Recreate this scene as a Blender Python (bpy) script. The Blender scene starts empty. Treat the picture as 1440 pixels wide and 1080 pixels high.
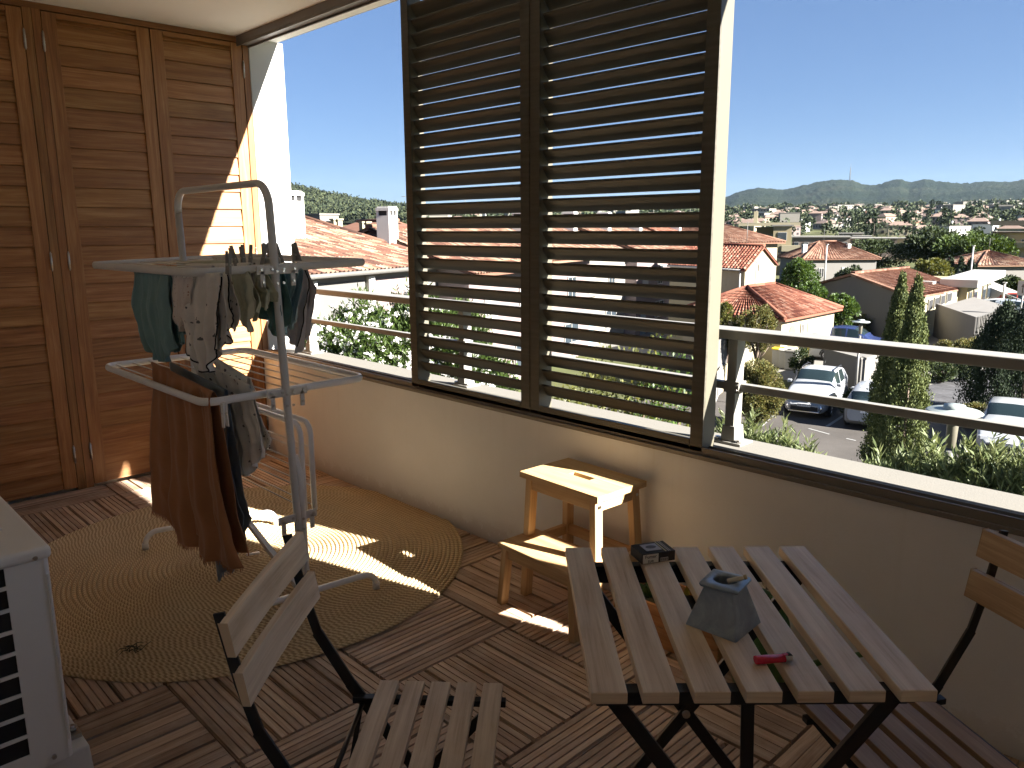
SKYS=0.05; SUNE=5; EXPO=2.88; HAZE=0.000024
import bpy, bmesh, math, random
import numpy as np
from mathutils import Vector, Matrix
random.seed(7); RNG=np.random.default_rng(11)
sc=bpy.context.scene
COL=sc.collection
PI=math.pi
R_=math.radians
# ---------------------------------------------------------------- camera
CAM=np.array([4.61,-2.26,1.4]); YAW,PITCH,ROLL=0.80279,0.19755,-0.0053656; FPX=1098.7
_f=np.array([-math.sin(YAW)*math.cos(PITCH),math.cos(YAW)*math.cos(PITCH),-math.sin(PITCH)])
_r=np.array([math.cos(YAW),math.sin(YAW),0.]); _u=np.cross(_r,_f)
_c,_s=math.cos(ROLL),math.sin(ROLL)
_r2=_c*_r+_s*_u; _u2=-_s*_r+_c*_u
RM=np.array([_r2,-_u2,_f])
def hit(px,py,ax,val):
    """world point where the sight line of a photo pixel meets the plane axis=val"""
    d=RM.T@np.array([(px-720)/FPX,(py-540)/FPX,1.]); t=(val-CAM[ax])/d[ax]
    return Vector((CAM+t*d).tolist())
def G(px,py,z=-6.0): return hit(px,py,2,z)
def far(px,py,dist):
    """world point along a sight line at a horizontal distance"""
    d=RM.T@np.array([(px-720)/FPX,(py-540)/FPX,1.]); t=dist/math.hypot(d[0],d[1])
    return Vector((CAM+t*d).tolist())
cd=bpy.data.cameras.new('camera'); co=bpy.data.objects.new('camera',cd); COL.objects.link(co)
M=Matrix.Identity(4)
for i in range(3):
    M[i][0]=_r2[i]; M[i][1]=_u2[i]; M[i][2]=-_f[i]; M[i][3]=CAM[i]
co.matrix_world=M; cd.lens=FPX/1440*36; cd.sensor_width=36; cd.clip_start=.02; cd.clip_end=30000
sc.camera=co
# ---------------------------------------------------------------- light
SD=Vector((1.0,.27,.595)).normalized()
W=bpy.data.worlds.new('World'); sc.world=W; W.use_nodes=True
nt=W.node_tree; bg=nt.nodes['Background']
sky=nt.nodes.new('ShaderNodeTexSky'); sky.sky_type='NISHITA'; sky.sun_disc=False
sky.sun_elevation=math.asin(SD.z); sky.sun_rotation=math.atan2(SD.x,SD.y)
sky.air_density=1.0; sky.dust_density=.05; sky.ozone_density=3.0; sky.altitude=600
tint=nt.nodes.new('ShaderNodeMix'); tint.data_type='RGBA'; tint.blend_type='MULTIPLY'; tint.inputs[0].default_value=1; tint.inputs[7].default_value=(.26,.305,.395,1); nt.links.new(sky.outputs[0],tint.inputs[6])
even=nt.nodes.new('ShaderNodeMix'); even.data_type='RGBA'; even.inputs[0].default_value=.45; even.inputs[7].default_value=(.53,.90,1.60,1); nt.links.new(tint.outputs[2],even.inputs[6]); nt.links.new(even.outputs[2],bg.inputs[0]); bg.inputs[1].default_value=SKYS
sl=bpy.data.lights.new('sun','SUN'); sl.energy=SUNE; sl.angle=R_(.55); sl.color=(1,.945,.87)
so=bpy.data.objects.new('sun',sl); COL.objects.link(so); so.rotation_euler=SD.to_track_quat('Z','Y').to_euler(); so.location=(20,5,20)
sc.view_settings.view_transform='Standard'; sc.view_settings.look='None'; sc.view_settings.gamma=1
sc.view_settings.exposure=EXPO
try:
    sc.cycles.max_bounces=14; sc.cycles.diffuse_bounces=10; sc.cycles.transparent_max_bounces=8; sc.cycles.caustics_reflective=False; sc.cycles.caustics_refractive=False
    sc.cycles.use_denoising=True
except Exception: pass
# ---------------------------------------------------------------- materials
def srgb(h):
    if isinstance(h,str):
        h=h.lstrip('#'); c=[int(h[i:i+2],16)/255 for i in (0,2,4)]
        return tuple(((x/12.92) if x<=.04045 else ((x+.055)/1.055)**2.4) for x in c)+(1,)
    return tuple(h)+(1,)
class N:
    def __init__(s,name):
        s.m=bpy.data.materials.new(name); s.m.use_nodes=True; s.t=s.m.node_tree; s.b=s.t.nodes['Principled BSDF']
    def n(s,ty,**k):
        o=s.t.nodes.new(ty)
        for a,v in k.items():
            if a.startswith('i_'):
                o.inputs[a[2:].replace('_',' ')].default_value=v
            else: setattr(o,a,v)
        return o
    def l(s,a,b): s.t.links.new(a,b)
    def ramp(s,fac,stops):
        r=s.n('ShaderNodeValToRGB'); e=r.color_ramp.elements
        while len(e)<len(stops): e.new(.5)
        for i,(p,c) in enumerate(stops): e[i].position=p; e[i].color=srgb(c)
        s.l(fac,r.inputs[0]); return r.outputs[0]
    def coord(s,kind='Object'): return s.n('ShaderNodeTexCoord').outputs[kind]
    def mapn(s,src,scale=(1,1,1),loc=(0,0,0)):
        m=s.n('ShaderNodeMapping'); s.l(src,m.inputs[0]); m.inputs['Scale'].default_value=scale; m.inputs['Location'].default_value=loc; return m.outputs[0]
    def noise(s,src,scale=5,detail=4,rough=.6,dist=0):
        o=s.n('ShaderNodeTexNoise'); s.l(src,o.inputs['Vector']); o.inputs['Scale'].default_value=scale; o.inputs['Detail'].default_value=detail
        o.inputs['Roughness'].default_value=rough; o.inputs['Distortion'].default_value=dist; return o.outputs['Fac']
    def math(s,op,a,b=None,c=None):
        o=s.n('ShaderNodeMath',operation=op)
        for i,x in enumerate((a,b,c)):
            if x is None: continue
            if isinstance(x,(int,float)): o.inputs[i].default_value=x
            else: s.l(x,o.inputs[i])
        return o.outputs[0]
    def mix(s,fac,a,b,mode='MIX'):
        o=s.n('ShaderNodeMix',data_type='RGBA',blend_type=mode)
        if isinstance(fac,(int,float)): o.inputs[0].default_value=fac
        else: s.l(fac,o.inputs[0])
        for x,i in ((a,6),(b,7)):
            if isinstance(x,tuple) or isinstance(x,str): o.inputs[i].default_value=srgb(x) if isinstance(x,str) or len(x)==3 else x
            else: s.l(x,o.inputs[i])
        return o.outputs[2]
    def island(s): return s.n('ShaderNodeNewGeometry').outputs['Random Per Island']
    def hsv(s,col,h=.5,sat=1,v=1):
        o=s.n('ShaderNodeHueSaturation'); s.l(col,o.inputs['Color'])
        for x,k in ((h,'Hue'),(sat,'Saturation'),(v,'Value')):
            if isinstance(x,(int,float)): o.inputs[k].default_value=x
            else: s.l(x,o.inputs[k])
        return o.outputs[0]
    def bump(s,h,strength=.3,dist=.01):
        o=s.n('ShaderNodeBump'); o.inputs['Strength'].default_value=strength; o.inputs['Distance'].default_value=dist
        s.l(h,o.inputs['Height']); s.l(o.outputs[0],s.b.inputs['Normal']); return o
    def out(s,col=None,rough=.6,metal=0,spec=.5):
        if col is not None:
            if isinstance(col,(tuple,str)): s.b.inputs['Base Color'].default_value=srgb(col) if isinstance(col,str) or len(col)==3 else col
            else: s.l(col,s.b.inputs['Base Color'])
        if isinstance(rough,(int,float)): s.b.inputs['Roughness'].default_value=rough
        else: s.l(rough,s.b.inputs['Roughness'])
        s.b.inputs['Metallic'].default_value=metal; s.b.inputs['Specular IOR Level'].default_value=spec
        return s.m
def mrange(n,x,lo,hi):
    return n.math('MULTIPLY_ADD',x,hi-lo,lo)
def wood(name,dark,mid,light,rough=.55,grain=1.0,var=.25,weather=None,bump=.25,spec=.35):
    n=N(name); uv=n.coord('UV')
    g1=n.noise(n.mapn(uv,(2.2*grain,42*grain,1)),1.0,6,.62,.6)
    g2=n.noise(n.mapn(uv,(6*grain,220*grain,1)),1.0,3,.6,.2)
    k=n.noise(n.mapn(uv,(3.5,9,1)),1.0,3,.5,1.2)
    f=n.math('ADD',n.math('MULTIPLY',g1,.62),n.math('ADD',n.math('MULTIPLY',g2,.26),n.math('MULTIPLY',k,.12)))
    c=n.ramp(f,[(.32,dark),(.5,mid),(.66,light)])
    v=mrange(n,n.island(),1-var,1+var*.8)
    h=mrange(n,n.math('FRACT',n.math('MULTIPLY',n.island(),7.31)),.495,.504)
    c=n.hsv(c,h,1,v)
    if weather:
        wv=n.noise(n.coord('Object'),7,4,.65); wf=n.math('MULTIPLY',n.math('SUBTRACT',wv,.42),2.6); wf.node.use_clamp=True
        c=n.mix(n.math('MULTIPLY',wf,.6),c,weather)
    n.bump(n.math('ADD',g1,n.math('MULTIPLY',g2,.6)),bump,.003)
    return n.out(c,rough,0,spec)
def paint(name,col,rough=.5,dirt=.12,scale=6,metal=0,bump=.0,spec=.5,bscale=60):
    n=N(name); o=n.coord('Object'); a=n.noise(o,scale,5,.65)
    c=n.hsv(n.mix(0,col,col),.5,1,mrange(n,a,1-dirt,1+dirt))
    if bump: n.bump(n.noise(o,bscale,4,.6),bump,.004)
    return n.out(c,rough,metal,spec)
def plain(name,col,rough=.5,metal=0,spec=.5):
    return N(name).out(col,rough,metal,spec)
MAT={}
MAT['door']=wood('door_wood',(.17,.074,.026),(.32,.152,.054),(.46,.26,.11),.5,1,.13)
MAT['doorframe']=wood('door_frame_wood',(.14,.060,.021),(.26,.12,.042),(.38,.20,.08),.5,1,.12)
MAT['deck']=wood('deck_wood',(.24,.155,.10),(.47,.325,.22),(.66,.51,.38),.6,1.3,.3,(.60,.50,.41),.5)
MAT['acacia']=wood('grey_acacia_wood',(.40,.28,.17),(.63,.49,.345),(.80,.67,.50),.5,1,.14,(.68,.59,.48),.2)
MAT['acacia2']=wood('brown_acacia_wood',(.22,.13,.068),(.36,.24,.14),(.50,.36,.22),.5,1,.12,None,.2)
MAT['birch']=wood('light_stool_wood',(.36,.225,.105),(.50,.335,.165),(.60,.43,.235),.45,.8,.08,None,.08)
MAT['crate']=wood('planter_wood',(.30,.14,.05),(.45,.23,.09),(.55,.32,.14),.6,.8,.12,None,.15)
def stucco(name,col,stain=.1,scale=1.5,b=.25):
    n=N(name); o=n.coord('Object')
    a=n.noise(o,scale,6,.7); b2=n.noise(n.mapn(o,(6,6,.8)),1,4,.6)
    c=n.hsv(n.mix(0,col,col),.5,1,mrange(n,n.math('ADD',n.math('MULTIPLY',a,.6),n.math('MULTIPLY',b2,.4)),1-stain,1+stain))
    n.bump(n.noise(o,180,3,.7),b,.002)
    return n.out(c,.9,0,.2)
n=N('parapet_render'); o=n.coord('Object'); a=n.noise(o,2.2,6,.7); st=n.noise(n.mapn(o,(26,1,.9)),1,4,.65); sp=n.noise(o,14,5,.75)
xz=n.n('ShaderNodeSeparateXYZ'); n.l(o,xz.inputs[0])
low=n.math('MULTIPLY',n.math('SUBTRACT',.11,xz.outputs[2]),9.0); low.node.use_clamp=True
splash=n.math('MULTIPLY',low,n.math('GREATER_THAN',n.math('ADD',sp,n.math('MULTIPLY',low,.30)),.60))
drip=n.math('MULTIPLY',n.math('SUBTRACT',st,.56),3.2); drip.node.use_clamp=True
hi=n.math('MULTIPLY',n.math('SUBTRACT',xz.outputs[2],.18),2.2); hi.node.use_clamp=True
c=n.hsv(n.mix(0,(.72,.725,.735),(.72,.725,.735)),.5,1,mrange(n,a,.90,1.08))
c=n.mix(n.math('MULTIPLY',n.math('MULTIPLY',drip,hi),.30),c,(.50,.46,.40)); c=n.mix(n.math('MULTIPLY',splash,.38),c,(.40,.34,.28))
n.bump(n.math('ADD',n.noise(o,150,4,.75),n.math('MULTIPLY',n.noise(o,28,3,.6),.8)),.4,.003); MAT['parapet']=n.out(c,.9,0,.2)
MAT['ceiling']=stucco('ceiling_paint',(.90,.90,.87),.05,1.2,.1)
MAT['whitewall']=stucco('white_render',(0.527,0.5185,0.493),.05,1.4,.3)
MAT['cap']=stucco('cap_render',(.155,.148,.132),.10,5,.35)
MAT['cream']=stucco('cream_render',(0.2356,0.1984,0.124),.08,.5,.2)
MAT['cream2']=stucco('pale_cream_render',(0.2604,0.2325,0.1612),.08,.5,.2)
MAT['white2']=stucco('white_house_render',(0.2108,0.1984,0.1736),.06,.5,.2)
MAT['pink']=stucco('pinkish_render',(0.189,0.1505,0.1435),.07,.5,.2)
MAT['grey']=stucco('grey_render',(0.1125,0.1087,0.1028),.13,.35,.3)
MAT['greyl']=stucco('pale_grey_render',(0.143,0.1365,0.1268),.1,.5,.3)
MAT['taupe']=stucco('taupe_render',(0.1425,0.1162,0.0975),.08,.2,.2)
def panelpaint():
    n=N('dark_bronze_aluminium'); o=n.coord('Object'); a=n.noise(n.mapn(o,(1.5,30,60)),1,3,.6)
    c=n.ramp(a,[(.3,(.062,.057,.043)),(.7,(.102,.094,.074))])
    return n.out(c,.42,.0,.5)
MAT['bronze']=panelpaint()
MAT['bronze_side']=paint('light_bronze_aluminium',(.105,.096,.070),.5,.06,8)
MAT['track']=paint('track_aluminium',(.19,.17,.145),.4,.15,12)
MAT['railing']=paint('railing_paint',(0.217,0.2108,0.1922),.45,.1,14)
MAT['tracktop']=paint('taupe_track_aluminium',(.16,.135,.12),.45,.08,10)
MAT['rack']=paint('white_rack_tube',(.80,.82,.84),.35,.07,20)
MAT['rackgrey']=paint('grey_rack_tube',(.62,.63,.63),.38,.07,20)
MAT['plasticw']=paint('white_plastic',(.68,.68,.66),.4,.06,20)
MAT['plasticg']=paint('grey_plastic',(.24,.24,.23),.45,.1,20)
MAT['steel']=paint('steel',(.5,.49,.47),.3,.15,30,1)
MAT['black']=paint('black_metal',(.012,.012,.013),.38,.2,25)
MAT['ac']=paint('ac_white_metal',(.78,.79,.78),.38,.04,5)
MAT['acdark']=paint('ac_dark_grille',(.012,.013,.015),.6,.2,30)
MAT['zinc']=None
n=N('zinc'); o=n.coord('Object'); a=n.noise(o,18,6,.7,.8)
MAT['zinc']=n.out(n.ramp(a,[(.3,(.20,.235,.27)),(.52,(.29,.335,.38)),(.75,(.42,.465,.50))]),mrange(n,a,.3,.65),.55,.5)
n.bump(a,.15,.004)
MAT['ash']=paint('ash',(.18,.17,.16),.9,.4,60)
n=N('pink_lighter'); n.b.inputs['Transmission Weight'].default_value=.15; MAT['lighter']=n.out((.62,.02,.06),.2,0,.5)
MAT['wall_in']=stucco('back_wall_render',(.92,.90,.85),.04,1.4,.25)
MAT['glass']=plain('window_glass',(.03,.04,.05),.06,0,.8)
MAT['carglass']=plain('car_glass',(.012,.020,.022),.08,0,.6)
n=N('jute'); uv=n.coord('UV'); sx=n.n('ShaderNodeSeparateXYZ'); n.l(uv,sx.inputs[0])
fr=n.math('FRACT',sx.outputs[1]); tri=n.math('ABSOLUTE',n.math('SUBTRACT',fr,.5)); wn_=n.n('ShaderNodeTexWhiteNoise',noise_dimensions='1D'); n.l(n.math('FLOOR',sx.outputs[1]),wn_.inputs['W'])
ph=n.math('ADD',n.math('ADD',sx.outputs[0],wn_.outputs['Value']),n.math('MULTIPLY',tri,-1.6))
wv=n.math('ABSOLUTE',n.math('SUBTRACT',n.math('FRACT',ph),.5))
nz=n.noise(n.coord('Object'),160,3,.7); big=n.math('ADD',n.math('MULTIPLY',n.noise(n.coord('Object'),3,4,.6),.55),n.math('MULTIPLY',n.noise(n.mapn(uv,(.35,1,1)),1,2,.6),.45))
hgt=n.math('ADD',n.math('MULTIPLY',wv,1.2),n.math('MULTIPLY',nz,.5))
c=n.ramp(hgt,[(.22,(.36,.25,.13)),(.5,(.60,.45,.26)),(.85,(.76,.61,.39))])
c=n.hsv(c,.5,1,mrange(n,big,.75,1.2))
n.bump(hgt,.9,.006); MAT['jute']=n.out(c,.85,0,.2)
# ---------------------------------------------------------------- mesh builder
class MB:
    def __init__(s): s.v=[];s.f=[];s.uv=[];s.mi=[];s.sm=[]
    def face(s,idx,uvs=None,mi=0,sm=False):
        s.f.append(tuple(idx)); s.uv.append(uvs if uvs else [(0,0)]*len(idx)); s.mi.append(mi); s.sm.append(sm)
    def box(s,c,sz,R=None,mi=0,axis=None,taper=None):
        c=Vector(c); h=[x/2 for x in sz]; b=len(s.v)
        L=axis if axis is not None else max(range(3),key=lambda i:sz[i])
        ou,ov=random.random()*50,random.random()*50
        loc=[]
        for x in (-1,1):
            for y in (-1,1):
                for z in (-1,1):
                    p=Vector((x*h[0],y*h[1],z*h[2]))
                    if taper and z>0: p.x*=taper[0]; p.y*=taper[1]
                    loc.append(p); s.v.append(tuple(c+(R@p if R is not None else p)))
        for q,a in (((0,1,3,2),0),((4,6,7,5),0),((0,4,5,1),1),((2,3,7,6),1),((0,2,6,4),2),((1,5,7,3),2)):
            ax=[i for i in range(3) if i!=a]
            if L in ax: u=L; v=[i for i in ax if i!=L][0]
            else: u,v=ax
            s.face([b+i for i in q],[(loc[i][u]+ou,loc[i][v]+ov+a*.37) for i in q],mi)
        return s
    def bar(s,p,q,w,t,up=(0,0,1),mi=0):
        """box beam from p to q; w measured along up x dir, t along up"""
        p=Vector(p);q=Vector(q);d=q-p;L=d.length;d.normalize();up=Vector(up)
        y=up.cross(d)
        if y.length<1e-5: y=Vector((0,1,0)).cross(d)
        y.normalize(); z=d.cross(y)
        R=Matrix((d,y,z)).transposed()
        return s.box((p+q)/2,(L,w,t),R,mi,0)
    def tube(s,pts,r,n=10,closed=False,cap=True,mi=0,fl=1.0,sm=True,up=None):
        pts=[Vector(p) for p in pts]; m=len(pts); b=len(s.v)
        rr=r if isinstance(r,(list,tuple)) else [r]*m
        tang=[]
        for i in range(m):
            a=pts[i-1] if (i>0 or closed) else pts[0]; c=pts[(i+1)%m] if (i<m-1 or closed) else pts[-1]
            tang.append((c-a).normalized())
        ref=Vector(up) if up else (Vector((0,0,1)) if abs(tang[0].z)<.9 else Vector((1,0,0)))
        x=ref.cross(tang[0]).normalized(); L=0; lens=[]
        for i in range(m):
            if i: L+=(pts[i]-pts[i-1]).length
            lens.append(L)
            x=(x-tang[i]*x.dot(tang[i]))
            if x.length<1e-6: x=tang[i].orthogonal()
            x.normalize(); y=tang[i].cross(x)
            for k in range(n):
                a=2*PI*k/n; s.v.append(tuple(pts[i]+x*math.cos(a)*rr[i]+y*math.sin(a)*rr[i]*fl))
        cnt=m if closed else m-1
        for i in range(cnt):
            j=(i+1)%m
            for k in range(n):
                k2=(k+1)%n
                s.face((b+i*n+k,b+i*n+k2,b+j*n+k2,b+j*n+k),[(lens[i],k/n*.1),(lens[i],(k+1)/n*.1),(lens[j],(k+1)/n*.1),(lens[j],k/n*.1)],mi,sm)
        if cap and not closed:
            s.face([b+k for k in range(n)][::-1],None,mi); s.face([b+(m-1)*n+k for k in range(n)],None,mi)
        return s
    def prism(s,poly,o,ex,ey,ez,d,mi=0):
        """polygon (2-D) in plane (ex,ey) at o, extruded d along ez"""
        o=Vector(o);ex=Vector(ex);ey=Vector(ey);ez=Vector(ez);b=len(s.v);m=len(poly)
        for k in (0,1):
            for (a,c) in poly: s.v.append(tuple(o+ex*a+ey*c+ez*d*k))
        s.face([b+i for i in range(m)][::-1],[(p[0],p[1]) for p in poly][::-1],mi)
        s.face([b+m+i for i in range(m)],[(p[0],p[1]) for p in poly],mi)
        for i in range(m):
            j=(i+1)%m; s.face((b+i,b+j,b+m+j,b+m+i),[(i,0),(i+1,0),(i+1,d),(i,d)],mi)
        return s
    def quad(s,a,b_,c,d,mi=0,uvs=None):
        b=len(s.v); s.v+= [tuple(a),tuple(b_),tuple(c),tuple(d)]; s.face((b,b+1,b+2,b+3),uvs,mi); return s
    def grid(s,P,mi=0,sm=True,uvf=None,closed_u=False):
        """P[i][j] points"""
        b=len(s.v); nu=len(P); nv=len(P[0])
        for row in P:
            for p in row: s.v.append(tuple(p))
        for i in range(nu-(0 if closed_u else 1)):
            i2=(i+1)%nu
            for j in range(nv-1):
                uvs=[uvf(i,j),uvf(i+1,j),uvf(i+1,j+1),uvf(i,j+1)] if uvf else None
                s.face((b+i*nv+j,b+i2*nv+j,b+i2*nv+j+1,b+i*nv+j+1),uvs,mi,sm)
        return s
    def lathe(s,prof,o=(0,0,0),n=24,mi=0,sm=True,ax=2):
        o=Vector(o); P=[]
        for k in range(n):
            a=2*PI*k/n; row=[]
            for (r,z) in prof:
                p=[r*math.cos(a),r*math.sin(a),z]
                if ax==0: p=[z,p[0],p[1]]
                if ax==1: p=[p[1],z,p[0]]
                row.append(o+Vector(p))
            P.append(row)
        return s.grid(P,mi,sm,None,True)
def obj(name,mb,mats,parent=None,bevel=0,solid=0,seg=2,sub=0):
    used=sorted({i for f in mb.f for i in f})
    if len(used)<len(mb.v):
        mp={v:i for i,v in enumerate(used)}; mb.v=[mb.v[i] for i in used]; mb.f=[tuple(mp[i] for i in f) for f in mb.f]
    me=bpy.data.meshes.new(name); me.from_pydata(mb.v,[],mb.f)
    if not isinstance(mats,(list,tuple)): mats=[mats]
    for m in mats: me.materials.append(MAT[m] if isinstance(m,str) else m)
    me.polygons.foreach_set('material_index',mb.mi); me.polygons.foreach_set('use_smooth',mb.sm)
    ul=me.uv_layers.new(name='UVMap'); flat=[c for fu in mb.uv for p in fu for c in p]
    ul.data.foreach_set('uv',flat)
    me.update()
    o=bpy.data.objects.new(name,me); COL.objects.link(o)
    if parent is not None: o.parent=parent
    if solid:
        m=o.modifiers.new('s','SOLIDIFY'); m.thickness=solid; m.offset=0
    if bevel:
        m=o.modifiers.new('b','BEVEL'); m.width=bevel; m.segments=seg; m.limit_method='ANGLE'; m.angle_limit=R_(40)
    if sub:
        m=o.modifiers.new('u','SUBSURF'); m.levels=sub; m.render_levels=sub
    return o
def tag(o,label,cat,group=None,kind=None):
    o['label']=label; o['category']=cat
    if group: o['group']=group
    if kind: o['kind']=kind
    return o
def thing(name,label,cat,loc=(0,0,0),rz=0,group=None):
    o=bpy.data.objects.new(name,None); COL.objects.link(o); o.location=loc; o.rotation_euler=(0,0,rz); o.empty_display_size=.1
    return tag(o,label,cat,group)
def struct(name,mb,mats,**k):
    o=obj(name,mb,mats,**k); o['kind']='structure'; return o
def copytree(src,loc,rz=None,label=None,rot=None,scale=None):
    r=src.copy(); COL.objects.link(r); r.location=loc
    if rz is not None: r.rotation_euler=(0,0,rz)
    if rot is not None: r.rotation_euler=rot
    if scale: r.scale=scale
    if label: r['label']=label
    for ch in src.children:
        c=ch.copy(); COL.objects.link(c); c.parent=r
        for g in ch.children:
            d=g.copy(); COL.objects.link(d); d.parent=c
    return r
def text_mesh(name,txt,size,mat,parent,M4,extrude=.0003,align='LEFT',bold=0):
    cu=bpy.data.curves.new(name,'FONT'); cu.body=txt; cu.size=size; cu.extrude=extrude; cu.align_x=align; cu.offset=bold
    t=bpy.data.objects.new(name,cu); COL.objects.link(t)
    dg=bpy.context.evaluated_depsgraph_get(); me=bpy.data.meshes.new_from_object(t.evaluated_get(dg))
    COL.objects.unlink(t); bpy.data.objects.remove(t)
    me.materials.clear(); me.materials.append(MAT[mat])
    o=bpy.data.objects.new(name,me); COL.objects.link(o); o.parent=parent; o.matrix_local=M4
    return o
def np_mesh(name,V,F,mats,parent=None,mi=None,smooth=False):
    """V (n,3) F (m,k)"""
    me=bpy.data.meshes.new(name); n=len(V); m,k=F.shape
    me.vertices.add(n); me.vertices.foreach_set('co',np.asarray(V,dtype=np.float32).ravel())
    me.loops.add(m*k); me.loops.foreach_set('vertex_index',F.astype(np.int32).ravel())
    me.polygons.add(m); me.polygons.foreach_set('loop_start',np.arange(0,m*k,k,dtype=np.int32))
    try: me.polygons.foreach_set('loop_total',np.full(m,k,dtype=np.int32))
    except Exception: pass
    if not isinstance(mats,(list,tuple)): mats=[mats]
    for q in mats: me.materials.append(MAT[q])
    if mi is not None: me.polygons.foreach_set('material_index',np.asarray(mi,dtype=np.int32))
    if smooth: me.polygons.foreach_set('use_smooth',np.ones(m,dtype=bool))
    me.update(calc_edges=True)
    o=bpy.data.objects.new(name,me); COL.objects.link(o)
    if parent is not None: o.parent=parent
    return o
def rotz(a): return Matrix.Rotation(a,3,'Z')
from mathutils import noise as mn
# ================================================================ THE BALCONY
# deck floor: 50 cm tiles, four ribbed planks each
mb=MB(); T=.503
for i in range(-6,10):
    for j in range(0,6):
        x0=2.755+T*i; y1=-.495-T*(j-1)+.0
        y0=y1-T
        if y1>0.01 and j==0: y1=0.0-.004
        if j==0: y0=-.495
        along_y=(i+j)%2==0
        xa,xb=max(x0,0.006),x0+T
        ya,yb=max(y0,-2.49),min(y1,-.004)
        if xb-xa<.03 or yb-ya<.03: continue
        rib=random.random()<.72
        for k in range(4):
            w=T/4; g=.009
            if along_y: ca,cb=x0+w*k+g/2,x0+w*(k+1)-g/2; ca,cb=max(ca,xa),min(cb,xb)
            else: ca,cb=y0+w*k+g/2,y0+w*(k+1)-g/2; ca,cb=max(ca,ya),min(cb,yb)
            if cb-ca<.01: continue
            zt=random.uniform(-.0008,.0008)
            # plank core and ribs
            if along_y:
                mb.box(((ca+cb)/2,(ya+yb)/2,-.018+zt),(cb-ca,yb-ya-.010,.016))
            else:
                mb.box(((xa+xb)/2,(ca+cb)/2,-.018+zt),(xb-xa-.010,cb-ca,.016))
            nr=5 if rib else 3; ww=(cb-ca)/nr
            if ww<.012: continue
            gg=.0048 if rib else .003
            for r in range(nr):
                a=ca+ww*r+gg/2; b=ca+ww*(r+1)-gg/2
                if along_y: mb.box(((a+b)/2,(ya+yb)/2,-.0055+zt),(b-a,yb-ya-.0105,.011))
                else: mb.box(((xa+xb)/2,(a+b)/2,-.0055+zt),(xb-xa-.0105,b-a,.011))
mb.box((3.7,-1.25,-.045),(7.6,2.5,.03))
struct('deck_floor',mb,'deck')
mb=MB(); mb.box((3.7,-1.1,-.16),(8.2,3.1,.18)); struct('balcony_slab',mb,'whitewall')
# rug
mb=MB(); cx,cy,RR=1.52,-.893,.948; pitch=.0182; nr=int(RR/pitch); ns=220
for k in range(nr):
    r0=RR-(k+1)*pitch; r1=RR-k*pitch; P=[]
    prof=[(r0,.004),(r0+.15*pitch,.0095),(r0+.5*pitch,.0125),(r0+.85*pitch,.0095),(r1,.004)]
    tt=max(8,int(2*PI*(r0+r1)/2/.020))
    for a in range(ns):
        th=2*PI*a/ns; wob=1+.003*math.sin(3*th+1)+.002*math.sin(7*th)
        P.append([(cx+r*wob*math.cos(th),cy+r*wob*math.sin(th),z+.0015*math.sin(5*th+2)*(r/RR)**3+.001) for r,z in prof])
    mb.grid(P,0,True,lambda i,j,k=k,tt=tt:(i*tt/ns,k+j/4*.999),True)
rug=obj('round_rug',mb,'jute'); tag(rug,'large round braided jute rug lying on the wooden deck under the drying rack','rug')
# dried weed on rug
mb=MB(); c0=hit(188,913,2,.016)
for k in range(14):
    a=random.uniform(0,6.28); L=random.uniform(.015,.045); p=c0+Vector((random.uniform(-.03,.03),random.uniform(-.02,.02),.003))
    mb.tube([p,p+Vector((math.cos(a)*L*.5,math.sin(a)*L*.5,.008)),p+Vector((math.cos(a)*L,math.sin(a)*L,.002))],[.0018,.0014,.0006],5)
q=[hit(190,918,2,.018),hit(198,914,2,.022),hit(205,907,2,.022),hit(212,902,2,.018)]
mb.tube(q,[.0012]*4,5)
MAT['weed']=plain('dry_weed',(.06,.07,.045),.9)
tag(obj('dry_weed',mb,'weed'),'small dried weed sprig lying on the near edge of the jute rug','debris')
# parapet and cap
mb=MB(); mb.box((3.6,.13,.235),(7.2,.26,.756)); struct('parapet_wall',mb,'parapet')
o=bpy.data.objects['parapet_wall']; del o['kind']; tag(o,'low rendered balcony parapet wall below the sliding shutters','wall')
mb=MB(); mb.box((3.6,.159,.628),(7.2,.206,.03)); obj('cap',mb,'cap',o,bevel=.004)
# sliding-shutter track on the parapet
mb=MB()
mb.box((3.6,.0255,.6215),(7.2,.057,.017)); mb.box((3.6,.003,.644),(7.2,.006,.028)); mb.box((3.6,.051,.642),(7.2,.005,.024)); mb.box((3.6,.027,.639),(7.2,.005,.018))
mb.box((3.6,-.0065,.625),(7.2,.007,.012))
tag(obj('bottom_track',mb,'track',bevel=.0012),'dark metal sliding shutter track running along the parapet top','track')
mb=MB(); mb.box((3.6,.0,2.478),(7.2,.075,.044)); mb.box((3.6,-.034,2.450),(7.2,.007,.012)); mb.box((3.6,.034,2.450),(7.2,.007,.012))
tag(obj('top_track',mb,'tracktop',bevel=.0015),'taupe metal shutter track fixed under the ceiling edge','track')
# ceiling slab
mb=MB(); mb.box((3.5,-1.2,2.64),(8.2,2.83,.28)); struct('ceiling',mb,'ceiling')
mb=MB(); mb.box((3.5,.22,2.64),(8.2,.01,.278)); obj('edge_band',mb,'whitewall',bpy.data.objects['ceiling'])
# corner pillar
mb=MB(); mb.box((-.14,.145,-.3),(.32,.222,5.6)); tag(obj('corner_pillar',mb,'whitewall',bevel=.004),'white rendered corner pillar between the closet doors and the open sky','pillar')
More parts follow.
